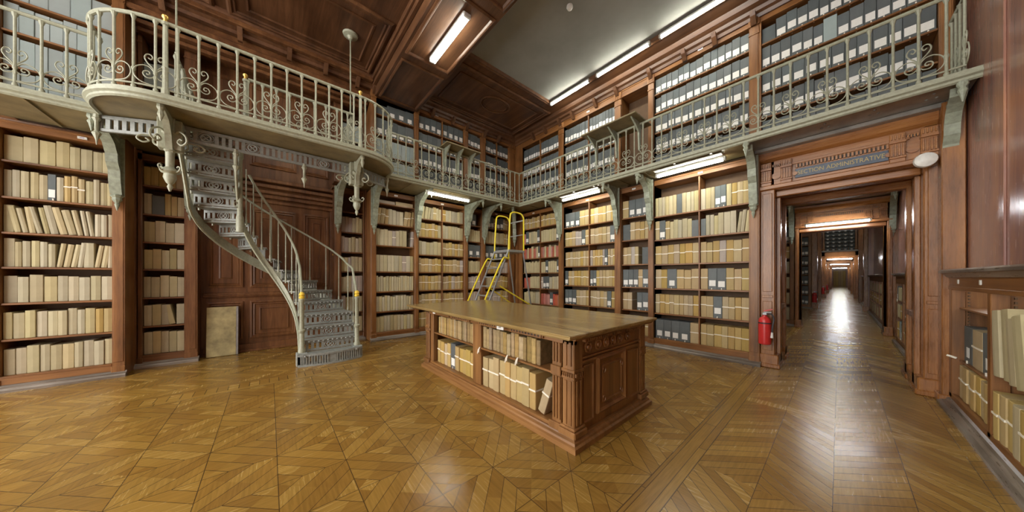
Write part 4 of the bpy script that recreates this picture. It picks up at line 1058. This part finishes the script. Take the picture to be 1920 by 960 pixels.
for x, y in ((-4.22, 5.80), (-1.85, 5.80)):
    q = MB(); q.box(-.55, .55, -.05, .05, .03, .045)
    tag(ob('lamp_reflector', q, 'white_plastic', None, (x, y, 3.555)), 'flat reflector above the gallery tube lamp over the ' + ('yellow bundles' if x < -3 else 'wide tan case'), 'reflector')
lamp(-.06, 11.75, 2.98, 1.17, 0, 'tube lamp hanging at second doorway down the enfilade', glow='tube_glow_far')
for y, z, w in ((30.2, 2.78, 'first of the three small distant lamps'), (40.0, 2.70, 'second of the three small distant lamps'), (53.0, 2.62, 'last and smallest distant lamp')): lamp(0, y, z, 1.17, 0, w, glow='tube_glow_far')
# added fill lamps, out of view, behind the viewpoint and in the rooms beyond
for x in (-4.4, -3.0, -1.6, -.1): lamp(x, -3.2, 6.03, 1.16, 0, 'added fill tube lamp, unseen on the near bay ceiling', group='added near bay fill lamps')
for x in (-4.4, -3.0, -1.6, -.1): lamp(x, .4, 6.03, 1.16, 0, 'added fill tube lamp, unseen on the near bay ceiling', group='added near bay fill lamps')
for y in (9.5, 16.0, 24.5): lamp(-.3, y, 6.03, 1.16, 0, 'added fill tube lamp, unseen over the rooms beyond', group='added enfilade fill lamps')  # added to light the rooms beyond
for y, zz in ((8.3, 3.5), (13.3, 3.5), (21.2, 6.055), (26.5, 6.055), (32.0, 3.5), (36.0, 3.54)): lamp(-.1, y, zz, 1.16, 0, 'added fill tube lamp kept out of view beyond the doorways', group='added hidden fill lamps')  # added, unseen, to brighten the enfilade
for y in (44.0, 57.0, 64.0, 70.0): lamp(0, y, 3.54, 1.16, 0, 'added fill tube lamp, unseen over the far corridor', group='added far corridor fill lamps')  # added to brighten the far corridor
q = MB(); q.lathe([(.05, 0), (.055, -.03), (.04, -.06), (.015, -.075)], 14); tag(ob('smoke_detector', q, 'white_plastic', None, (-3.0, 3.88, 6.13), smooth=True), 'small round smoke detector on plaster ceiling', 'detector')

# ------------------------------------------------------------------ central table
T = thing('reading_table', (-3.02, 2.66, 0), 0, 'long oak table with open shelves and carved end in the middle of the parquet', 'table')
tx0, tx1, ty0, ty1 = -4.55, -1.50, 2.0, 3.37
def TP(name, mb, mat, parent=None, **k): return ob(name, rel(mb, T), mat, parent or T, **k)
m = MB(); m.prism([(-4.86, 1.80), (-1.39, 1.80), (-1.39, 3.42), (-4.86, 3.42)], 1.005, 1.03, 'z'); sweep(m, [(-4.86, 1.80), (-1.39, 1.80), (-1.39, 3.42), (-4.86, 3.42)][::1], [(-.03, .985), (-.02, 1.0), (.0, 1.01), (.004, 1.024), (-.004, 1.0305), (-.03, 1.0305)], closed=True)
TP('tabletop', m, 'table_top')
m = MB(); m.box(tx0 - .06, tx1 + .06, ty0 - .06, ty1 + .06, .96, 1.005, .008); TP('cornice', m, 'table_oak_x')
m = MB()
for fy, s in ((ty0, -1), (ty1, 1)):
    m.box(tx0, tx1, fy, fy - s * .05, .905, .965, .004)
    a, b = (fy - .02, fy) if s < 0 else (fy, fy + .02)
    for x0, x1 in ((-4.02, -3.72), (-3.62, -3.16), (-2.95, -2.5), (-2.35, -1.85)):
        m.box(x0, x1, a, b, .915, .96, .003)
for x0, x1, n in ((-3.60, -3.2, 8), (-2.92, -2.54, 9), (-2.32, -1.88, 10)):
    w_ = (x1 - x0) / n; m.box(x0 - .01, x1 + .01, ty0 - .028, ty0 - .02, .952, .962); m.box(x0 - .01, x1 + .01, ty0 - .028, ty0 - .02, .913, .925)
    for k in range(n + 1): m.box(x0 + k * w_ - w_ * .28, x0 + k * w_ + w_ * .28, ty0 - .028, ty0 - .02, .925, .952)
TP('frieze', m, 'table_oak_x'); m2 = MB(); m2.box(-3.6, -3.2, ty0 - .0215, ty0 - .0195, .92, .955); TP('frieze_gap_shade', m2, 'dark_edge')  # dark backing strips paint the shade between the frieze teeth
m2 = MB(); m2.box(-2.92, -2.54, ty0 - .0215, ty0 - .0195, .92, .955); TP('frieze_gap_shade', m2, 'dark_edge')
m2 = MB(); m2.box(-2.32, -1.88, ty0 - .0215, ty0 - .0195, .92, .955); TP('frieze_gap_shade', m2, 'dark_edge')
def corner_post(x0, x1, y0, y1):
    q = MB(); q.box(x0, x1, y0, y1, .10, .965, .008)
    q.box(x0 - .008, x1 + .008, y0 - .008, y1 + .008, .66, .69, .005); q.box(x0 - .006, x1 + .006, y0 - .006, y1 + .006, .60, .625, .004)
    for k in range(5):
        u = x0 + .012 + k * (x1 - x0 - .02) / 5; q.box(u, u + .012, y0 - .014, y0, .625, .66, .002); q.box(u, u + .012, y1, y1 + .014, .625, .66, .002)
        v = y0 + .012 + k * (y1 - y0 - .02) / 5; q.box(x1, x1 + .014, v, v + .012, .625, .66, .002)
    for u0, u1 in ((.2, .42), (.58, .8)):
        q.box(x0 + (x1 - x0) * u0, x0 + (x1 - x0) * u1, y0 - .010, y0, .2, .59, .003); q.box(x1, x1 + .010, y0 + (y1 - y0) * u0, y0 + (y1 - y0) * u1, .2, .59, .003)
        q.box(x0 + (x1 - x0) * u0, x0 + (x1 - x0) * u1, y0 - .010, y0, .72, .93, .003)
    q.box(x0 - .03, x1 + .03, y0 - .03, y1 + .03, .10, .16, .01); q.box(x0 - .018, x1 + .018, y0 - .018, y1 + .018, .16, .185, .008)
    return q
for a in (((tx1 - .13, tx1, ty0, ty0 + .13)), ((tx1 - .13, tx1, ty1 - .13, ty1)), ((tx0, tx0 + .13, ty0, ty0 + .13)), ((tx0, tx0 + .13, ty1 - .13, ty1))): TP('corner_post', corner_post(*a), 'table_oak_z')
m = MB(); m.box(-1.765, -1.655, ty0 + .015, ty0 + .2, .12, .965, .006)
for k in range(3): m.box(-1.75 + k * .035, -1.73 + k * .035, ty0 + .002, ty0 + .015, .2, .59, .003); m.box(-1.75 + k * .035, -1.73 + k * .035, ty0 + .002, ty0 + .015, .72, .9, .003)
m.box(-1.77, -1.65, ty0 - .005, ty0 + .01, .60, .69, .005); m.box(-1.79, -1.64, ty0 - .015, ty0 + .03, .10, .17, .01)
TP('inner_post', m, 'table_oak_z')
m = MB(); m.box(-3.15, -2.965, ty0 + .03, ty1 - .03, .13, .965, .005); TP('centre_upright', m, 'table_oak_z')
m = MB(); m.box(-4.42, -4.30, ty0 + .02, ty0 + .10, .13, .965, .004); m.box(-4.42, -4.40, ty0 + .02, ty1 - .02, .13, .965); TP('side_panel', m, 'table_oak_z')
m = MB(); m.box(-1.78, -1.66, ty0 + .16, ty1 - .02, .13, .965); TP('side_panel', m, 'table_oak_z')
m = MB(); m.box(-4.42, -1.66, 2.66, 2.70, .13, .965); TP('middle_panel', m, 'case_inside')
for a, b in ((-4.30, -3.15), (-2.965, -1.77)):
    m = MB(); m.box(a + .001, b - .001, ty0 + .03, 2.659, .59, .612, .004); TP('shelf', m, 'table_oak_x')
m = MB(); m.box(-4.45, -1.6, ty0 + .01, ty1 - .01, .10, .135, .004); TP('bottom_shelf', m, 'table_oak_x')
m = MB(); loop = [(tx0 + .0, ty0), (tx1, ty0), (tx1, ty1), (tx0, ty1)]
sweep(m, loop, [(-.1, .0), (.055, .0), (.055, .045), (.035, .055), (.03, .075), (.01, .09), (.005, .105), (-.1, .105)], closed=True)
TP('plinth', m, 'table_oak_x')
# carved end towards +X
m = MB(); m.box(tx1 - .11, tx1 - .02, ty0 + .12, ty1 - .12, .10, .965, .004); O_, U2, V2, N2 = (tx1 - .02, 0, 0), (0, 1, 0), (0, 0, 1), (1, 0, 0)
m.panel(O_, U2, V2, N2, 2.15, 2.32, .17, .70, [(0, 0), (0, .012), (.012, .014), (.022, .002)])
m.panel(O_, U2, V2, N2, 2.96, 3.22, .17, .70, [(0, 0), (0, .012), (.012, .014), (.022, .002)])
m.panel(O_, U2, V2, N2, 2.36, 2.90, .20, .74, [(0, 0), (0, .02), (.02, .034), (.04, .014), (.06, .002), (.08, .002), (.09, .014)])
m.panel(O_, U2, V2, N2, 2.44, 2.82, .29, .65, [(0, .014), (0, .024), (.01, .026), (.02, .016)], fill=True)
m.box(tx1 - .02, tx1 + .0, ty0 + .13, ty1 - .13, .765, .785, .004); m.box(tx1 - .02, tx1 - .005, ty0 + .13, ty1 - .13, .725, .75, .004)
for y, z, r_ in ((2.47, .61, 0), (2.47, .33, 0), (2.80, .61, 0), (2.80, .33, 0)): scroll_tubes(m, [(-.02, -.03), (.02, -.035), (.03, 0), (.0, .02), (-.015, 0), (0, -.008)], (tx1 + .004, y, z), (0, 1, 0), (0, 0, 1), .005)
TP('carved_end_panel', m, 'table_oak_z')
for y in (2.22, 2.39, 2.525, 2.66, 2.795, 2.97):
    m = MB(); m.lathe([(.052, 0), (.052, .012), (.044, .018), (.036, .006), (.026, .006), (.02, .02), (.008, .024)], 16, (tx1 - .018, y, .86), 'x'); TP('rosette', m, 'table_oak_z', smooth=True)
m = MB()
for k in range(34): y = 2.12 + k * .0345; m.box(tx1 - .02, tx1 + .035, y, y + .02, .925, .95)
TP('end_dentils', m, 'table_oak_x')
m = MB(); m.box(-2.50, -2.38, ty0 - .075, ty0 - .065, .925, .985); m.box(-2.5, -2.38, ty0 - .066, ty0 - .0, .95, .96); c_ = TP('number_card', m, 'white_card')
text_mesh('card_number', '37', .05, 'dark_edge', c_, (-2.44 + 3.02, ty0 - .077 - 2.66, .955))
m = MB(); m.box(-4.22, -4.14, ty0 - .03, ty0 - .0215, .925, .965); TP('number_card', m, 'white_card')
FT = frame(0, ty0, 0)
shelf_fill(FT, -4.20, -3.16, .612, .30, 'o17', 'stair-side bay of the table', 'top shelf', '', end='first', depth=.34, front=.05, hmul=1.05)
shelf_fill(FT, -4.26, -3.16, .135, .455, 'k4g1k5', 'stair-side bay of the table', 'bottom shelf', '', end='first', depth=.30, front=.07, hmul=.94)
shelf_fill(FT, -2.955, -1.79, .612, .30, 'o15_2', 'carved-end bay of the table', 'top shelf', '', end='first', depth=.34, front=.05, hmul=1.0)
shelf_fill(FT, -2.955, -2.02, .135, .455, 'k9', 'carved-end bay of the table', 'bottom shelf', '', end='first', depth=.30, front=.05, hmul=1.02)
VOLS.append(dict(kind='k', w=.09, h=.37, d=.26, M=FT @ Matrix.Translation((-1.995, .06, .137 + .09 * math.sin(.33))) @ Matrix.Rotation(.33, 4, 'Y'), where='carved-end bay of the table', row='leaning on bottom shelf', idx=(10, 10), endw='first', seed=.5, cast=''))
for x, z, w in ((-2.97, .585, 'hanging from the table upright'), (-2.42, .60, 'hanging over the table shelf near the number card'), (-2.25, .61, 'hanging over the table shelf beside the gap')):
    q = MB(); q.tube([(0, -.0, .03), (-.006, -.02, .0), (-.014, -.022, -.03), (-.02, -.02, -.05)], .009, 5); q.tube([(0, -.0, .03), (.008, -.02, .0), (.006, -.022, -.03)], .006, 5)
    tag(ob('paper_tie', q, 'white_tape', None, (x, ty0 + .02, z)), 'white cloth tie ' + w, 'tie', None)

# ------------------------------------------------------------------ fire extinguishers
def extinguisher(x, y, z, label):
    t = thing('fire_extinguisher', (x, y, z), 0, label, 'fire extinguisher', 'red fire extinguishers')
    q = MB(); q.lathe([(.07, 0), (.08, .01), (.082, .03), (.082, .36), (.078, .40), (.055, .44), (.03, .46), (.028, .48)], 18); ob('cylinder', q, 'red_enamel', t, smooth=True)
    q = MB(); q.box(-.03, .03, -.02, .02, .48, .52, .006); q.box(-.012, .085, -.012, .012, .52, .535, .003); ob('valve', q, 'grey_metal', t)
    q = MB(); q.prism([(-.01, .535), (.10, .575), (.10, .59), (-.01, .555)], -.01, .01, 'y'); ob('lever', q, 'red_enamel', t)
    q = MB(); q.tube(catmull([(.03, -.02, .50), (.09, -.03, .50), (.115, -.03, .42), (.10, -.04, .30), (.095, -.045, .2)], 4), .011, 7); ob('hose', q, 'black_rubber', t, smooth=True)
    q = MB(); q.tube([(.095, -.045, .21), (.092, -.05, .12)], .013, 7, r1=.02); ob('nozzle', q, 'white_plastic', t)
    q = MB(); q.lathe([(.083, .34), (.083, .36)], 18); q.box(-.03, .03, .07, .12, .30, .40, .004); ob('wall_clip', q, 'black_rubber', t)
    return t
extinguisher(-.805, 6.19, .40, 'red fire extinguisher hung on the post beside the doorway')
extinguisher(-.78, 19.75, .30, 'small red extinguisher on post beyond the second doorway')
extinguisher(-.78, 30.3, .30, 'tiny red extinguisher near the third doorway')
extinguisher(-6.95, -1.2, 3.72, 'red extinguisher standing on the gallery floor behind the platform railing')
extinguisher(-.78, 40.2, .30, 'tiny red extinguisher farther down the enfilade')

# ------------------------------------------------------------------ leaning board
q = MB(); q.box(-.015, .015, -.20, .20, 0, .93, .004); o = ob('plywood_board', q, 'old_plywood', None, (-7.66, -.69, .004)); o.rotation_euler = (0, R(-4.5), 0)
tag(o, 'old yellowed plywood board leaning on the dark panelling', 'board')
q = MB(); q.box(-.018, .018, .2, .23, 0, .93, .003); ob('edge_strip', q, 'grey_metal', o)

# ------------------------------------------------------------------ platform ladder
t = thing('platform_ladder', (-5.36, 4.26, 0), 0, 'rolling platform ladder with bright yellow handrails in the room corner', 'ladder')
def L3(name, pts, r, mat, sm=True, n=7):
    q = MB(); q.tube(pts, r, n); ob(name, q, mat, t, smooth=sm)
W = .27
for s in (-1, 1):
    L3('stile', [(s * W, -1.0, .02), (s * W, .02, 2.15)], .022, 'grey_metal')
    L3('handrail', catmull([(s * (W + .03), -.80, .45), (s * (W + .04), -.92, .50), (s * (W + .05), -.74, .93), (s * (W + .05), -.24, 1.86), (s * (W + .04), -.10, 1.95), (s * (W + .01), .01, 1.93)], 5), .02, 'yellow_paint')
    L3('guard_rail', catmull([(s * W, .03, 1.95), (s * W, .01, 2.1), (s * W, .06, 2.9), (s * W, .11, 3.03), (s * W, .22, 3.06), (s * W, .40, 3.05), (s * W, .48, 2.98), (s * W, .50, 2.85), (s * W, .50, 2.15)], 4), .018, 'yellow_paint')
    L3('rear_leg', [(s * W, .48, 2.12), (s * (W + .05), .85, .08)], .02, 'grey_metal')
    L3('side_brace', [(s * W, -.25, 1.3), (s * (W + .12), .75, .75)], .016, 'yellow_paint')
for k in range(9):
    z = .22 + k * .215; y = -1.0 + 1.02 * (z - .02) / 2.13; q = MB(); q.box(-W, W, y - .04, y + .06, z - .015, z + .01, .003); ob('step', q, 'grey_metal', t)
q = MB(); q.box(-W - .02, W + .02, 0, .52, 2.10, 2.16, .006); ob('platform', q, 'grey_metal', t)
L3('mid_rail', [(-W, .49, 2.55), (W, .49, 2.55)], .014, 'grey_metal'); L3('top_bar', [(-W, .49, 2.9), (W, .49, 2.9)], .018, 'grey_metal')
L3('cross_brace', [(-W, .84, .15), (W, .84, .15)], .016, 'yellow_paint'); L3('cross_brace', [(-W, -.7, .6), (W + .1, .5, .55)], .014, 'yellow_paint')
for s in (-1, 1):
    q = MB(); q.lathe([(.02, -.018), (.06, -.015), (.065, 0), (.06, .015), (.02, .018)], 14, (s * (W + .05), .86, .066), 'x'); ob('wheel', q, 'black_rubber', t, smooth=True)
    q = MB(); q.box(s * W - .03, s * W + .03, -1.04, -.96, 0, .05, .008); ob('rubber_foot', q, 'black_rubber', t)

# flat books on the top shelf of the fourth case
for i, (y, w, h, mt, lb) in enumerate(((1.95, .40, .075, 'lilac_paper', 'greyish book lying flat at the stair end of top shelf, case with two flat books'), (2.37, .43, .095, 'kraft_paper', 'brown book lying flat at the corner end of top shelf, case with two flat books'))):
    q = MB(); q.box(0, w, 0, .26, 0, h, .006); q.box(.004, w - .004, .004, .24, .008, h - .008)
    tag(ob('flat_book', q, mt, None, (-7.16, y, 3.281), HALF), lb, 'book', 'books lying flat')

# ------------------------------------------------------------------ place the volumes
F_, CXp, CYp, YAW = 528.6, 960.0, 520.0, R(49.28)
def proj(p):
    fx, fy = -math.sin(YAW), math.cos(YAW); rx, ry = math.cos(YAW), math.sin(YAW)
    d = p[0] * fx + p[1] * fy; r_ = p[0] * rx + p[1] * ry
    return (None if d < .1 else (CXp + F_ * r_ / d, CYp - F_ * (p[2] - 1.5) / d, d))
by = {}
for v in VOLS:
    c0 = v['M'] @ Vector((v['w'] / 2, 0, v['h'] / 2)); q = proj(c0)
    if q is None or not (-60 < q[0] < 1985 and -60 < q[1] < 1020): continue
    ax = v['M'].to_3x3() @ Vector((1, 0, 0)); view = Vector((c0.x, c0.y, c0.z - 1.5)).normalized(); fac = abs(view.dot(v['M'].to_3x3() @ Vector((0, 1, 0))))
    if v['where'].startswith('case beside the second') and c0.x < -1.32: continue
    if 'dark case beyond' in v['where'] and c0.x < -1.55: continue
    if 'at the third' in v['where'] and c0.x < -1.75: continue
    v['area'] = v['w'] * v['h'] * fac * (F_ / q[2]) ** 2; v['d_'] = q[2]
    if v['area'] < 1.0: v['area'] = v['area']
    by.setdefault(KINDS[v['kind']][0], []).append(v)
SHORTN = {'c': 'cream wrapped volume', 'p': 'thick cream volume', 'k': 'tan taped bundle', 't': 'tan bundle', 'l': 'mauve-grey wrapped volume', 'w': 'pale grey taped volume', 'o': 'worn brown register', 'g': 'charcoal labelled box', 'G': 'plain charcoal box', 'b': 'charcoal labelled box', 'B': 'pale grey-blue box', 'r': 'red cloth volume'}
STUFFN = {'paper_wrapped_volume': ('distant_paper_volumes', 'remaining small cream and grey paper volumes far along the shelves'), 'document_bundle': ('distant_document_bundles', 'remaining small tan bundles far along the shelves'), 'archive_box': ('distant_archive_boxes', 'remaining small charcoal boxes high and far on the shelves')}
GRP = {'paper_wrapped_volume': 'paper-wrapped volumes on the shelves', 'document_bundle': 'tan document bundles on the shelves', 'archive_box': 'archive boxes on the shelves', 'old_register': 'worn registers in the table', 'red_volume': 'red cloth volumes in the corner case'}
for nm, vs in by.items():
    vs.sort(key=lambda v: -v['area'])
    rest = MB(); mats = []
    for i, v in enumerate(vs):
        K = KINDS[v['kind']]; rg = random.Random(int(v['seed'] * 1e6))
        b = body_mb(v['kind'], v['w'], v['h'], v['d'], rg); ex = extra_mb(K[4], v['w'], v['h'], v['d'], rg) if K[4] else []
        if i < 300:
            o = ob(nm, b, K[1]); o.matrix_world = v['M']
            cnt, nb = v['idx']; k = cnt if v['endw'] == 'first' else nb - cnt + 1
            w = v['where']; ew = 'doorway' if ('low wall' in w or 'low case' in w) else ('stair' if 'table' in w else 'corner')
            if 'doorway' in w and w.startswith(('case', 'dark', 'distant')): ew = 'outer post'
            tag(o, '%s, %s from %s, %s, %s' % (SHORTN[v['kind']], ORD[min(k, 20)], ew, v['row'], w), 'box' if nm == 'archive_box' else ('bundle' if nm == 'document_bundle' else 'book'), GRP[nm])
            for en, em, emt in ex:
                if v['d_'] < 11 or en != 'pull_tape': ob(en, em, emt, o)
        else:
            for mb_, mt in [(b, K[1])] + [(em, emt) for en, em, emt in ex]:
                if mt not in mats: mats.append(mt)
                rest.cur = mats.index(mt); rest.add(mb_, v['M'])
    if rest.v:
        me = rest.mesh(STUFFN[nm][0], mats if len(mats) > 1 else mats[0]); o = bpy.data.objects.new(STUFFN[nm][0], me); COL.objects.link(o); tag(o, STUFFN[nm][1], 'archives', None, 'stuff')
    print(nm, len(vs))

# ------------------------------------------------------------------ light, camera
W_ = bpy.data.worlds.new('World'); SC.world = W_; W_.use_nodes = True
W_.node_tree.nodes['Background'].inputs[0].default_value = (1.0, .97, .92, 1); W_.node_tree.nodes['Background'].inputs[1].default_value = 2.6
cam = bpy.data.cameras.new('camera'); co = bpy.data.objects.new('camera', cam); COL.objects.link(co)
co.location = (0, 0, 1.5); co.rotation_euler = (HALF, 0, YAW); cam.sensor_width = 36; cam.lens = 36 * F_ / 1920; cam.shift_y = 40 / 1920; cam.clip_end = 200; cam.clip_start = .05
SC.camera = co
SC.view_settings.view_transform = 'Standard'; SC.view_settings.look = 'None'; SC.view_settings.gamma = 1; SC.view_settings.exposure = 1.25; SC.view_settings.use_curve_mapping = False
SC.cycles.use_denoising = True; SC.cycles.max_bounces = 8; SC.cycles.diffuse_bounces = 6; SC.cycles.glossy_bounces = 4; SC.cycles.sample_clamp_indirect = 8; SC.cycles.caustics_reflective = False
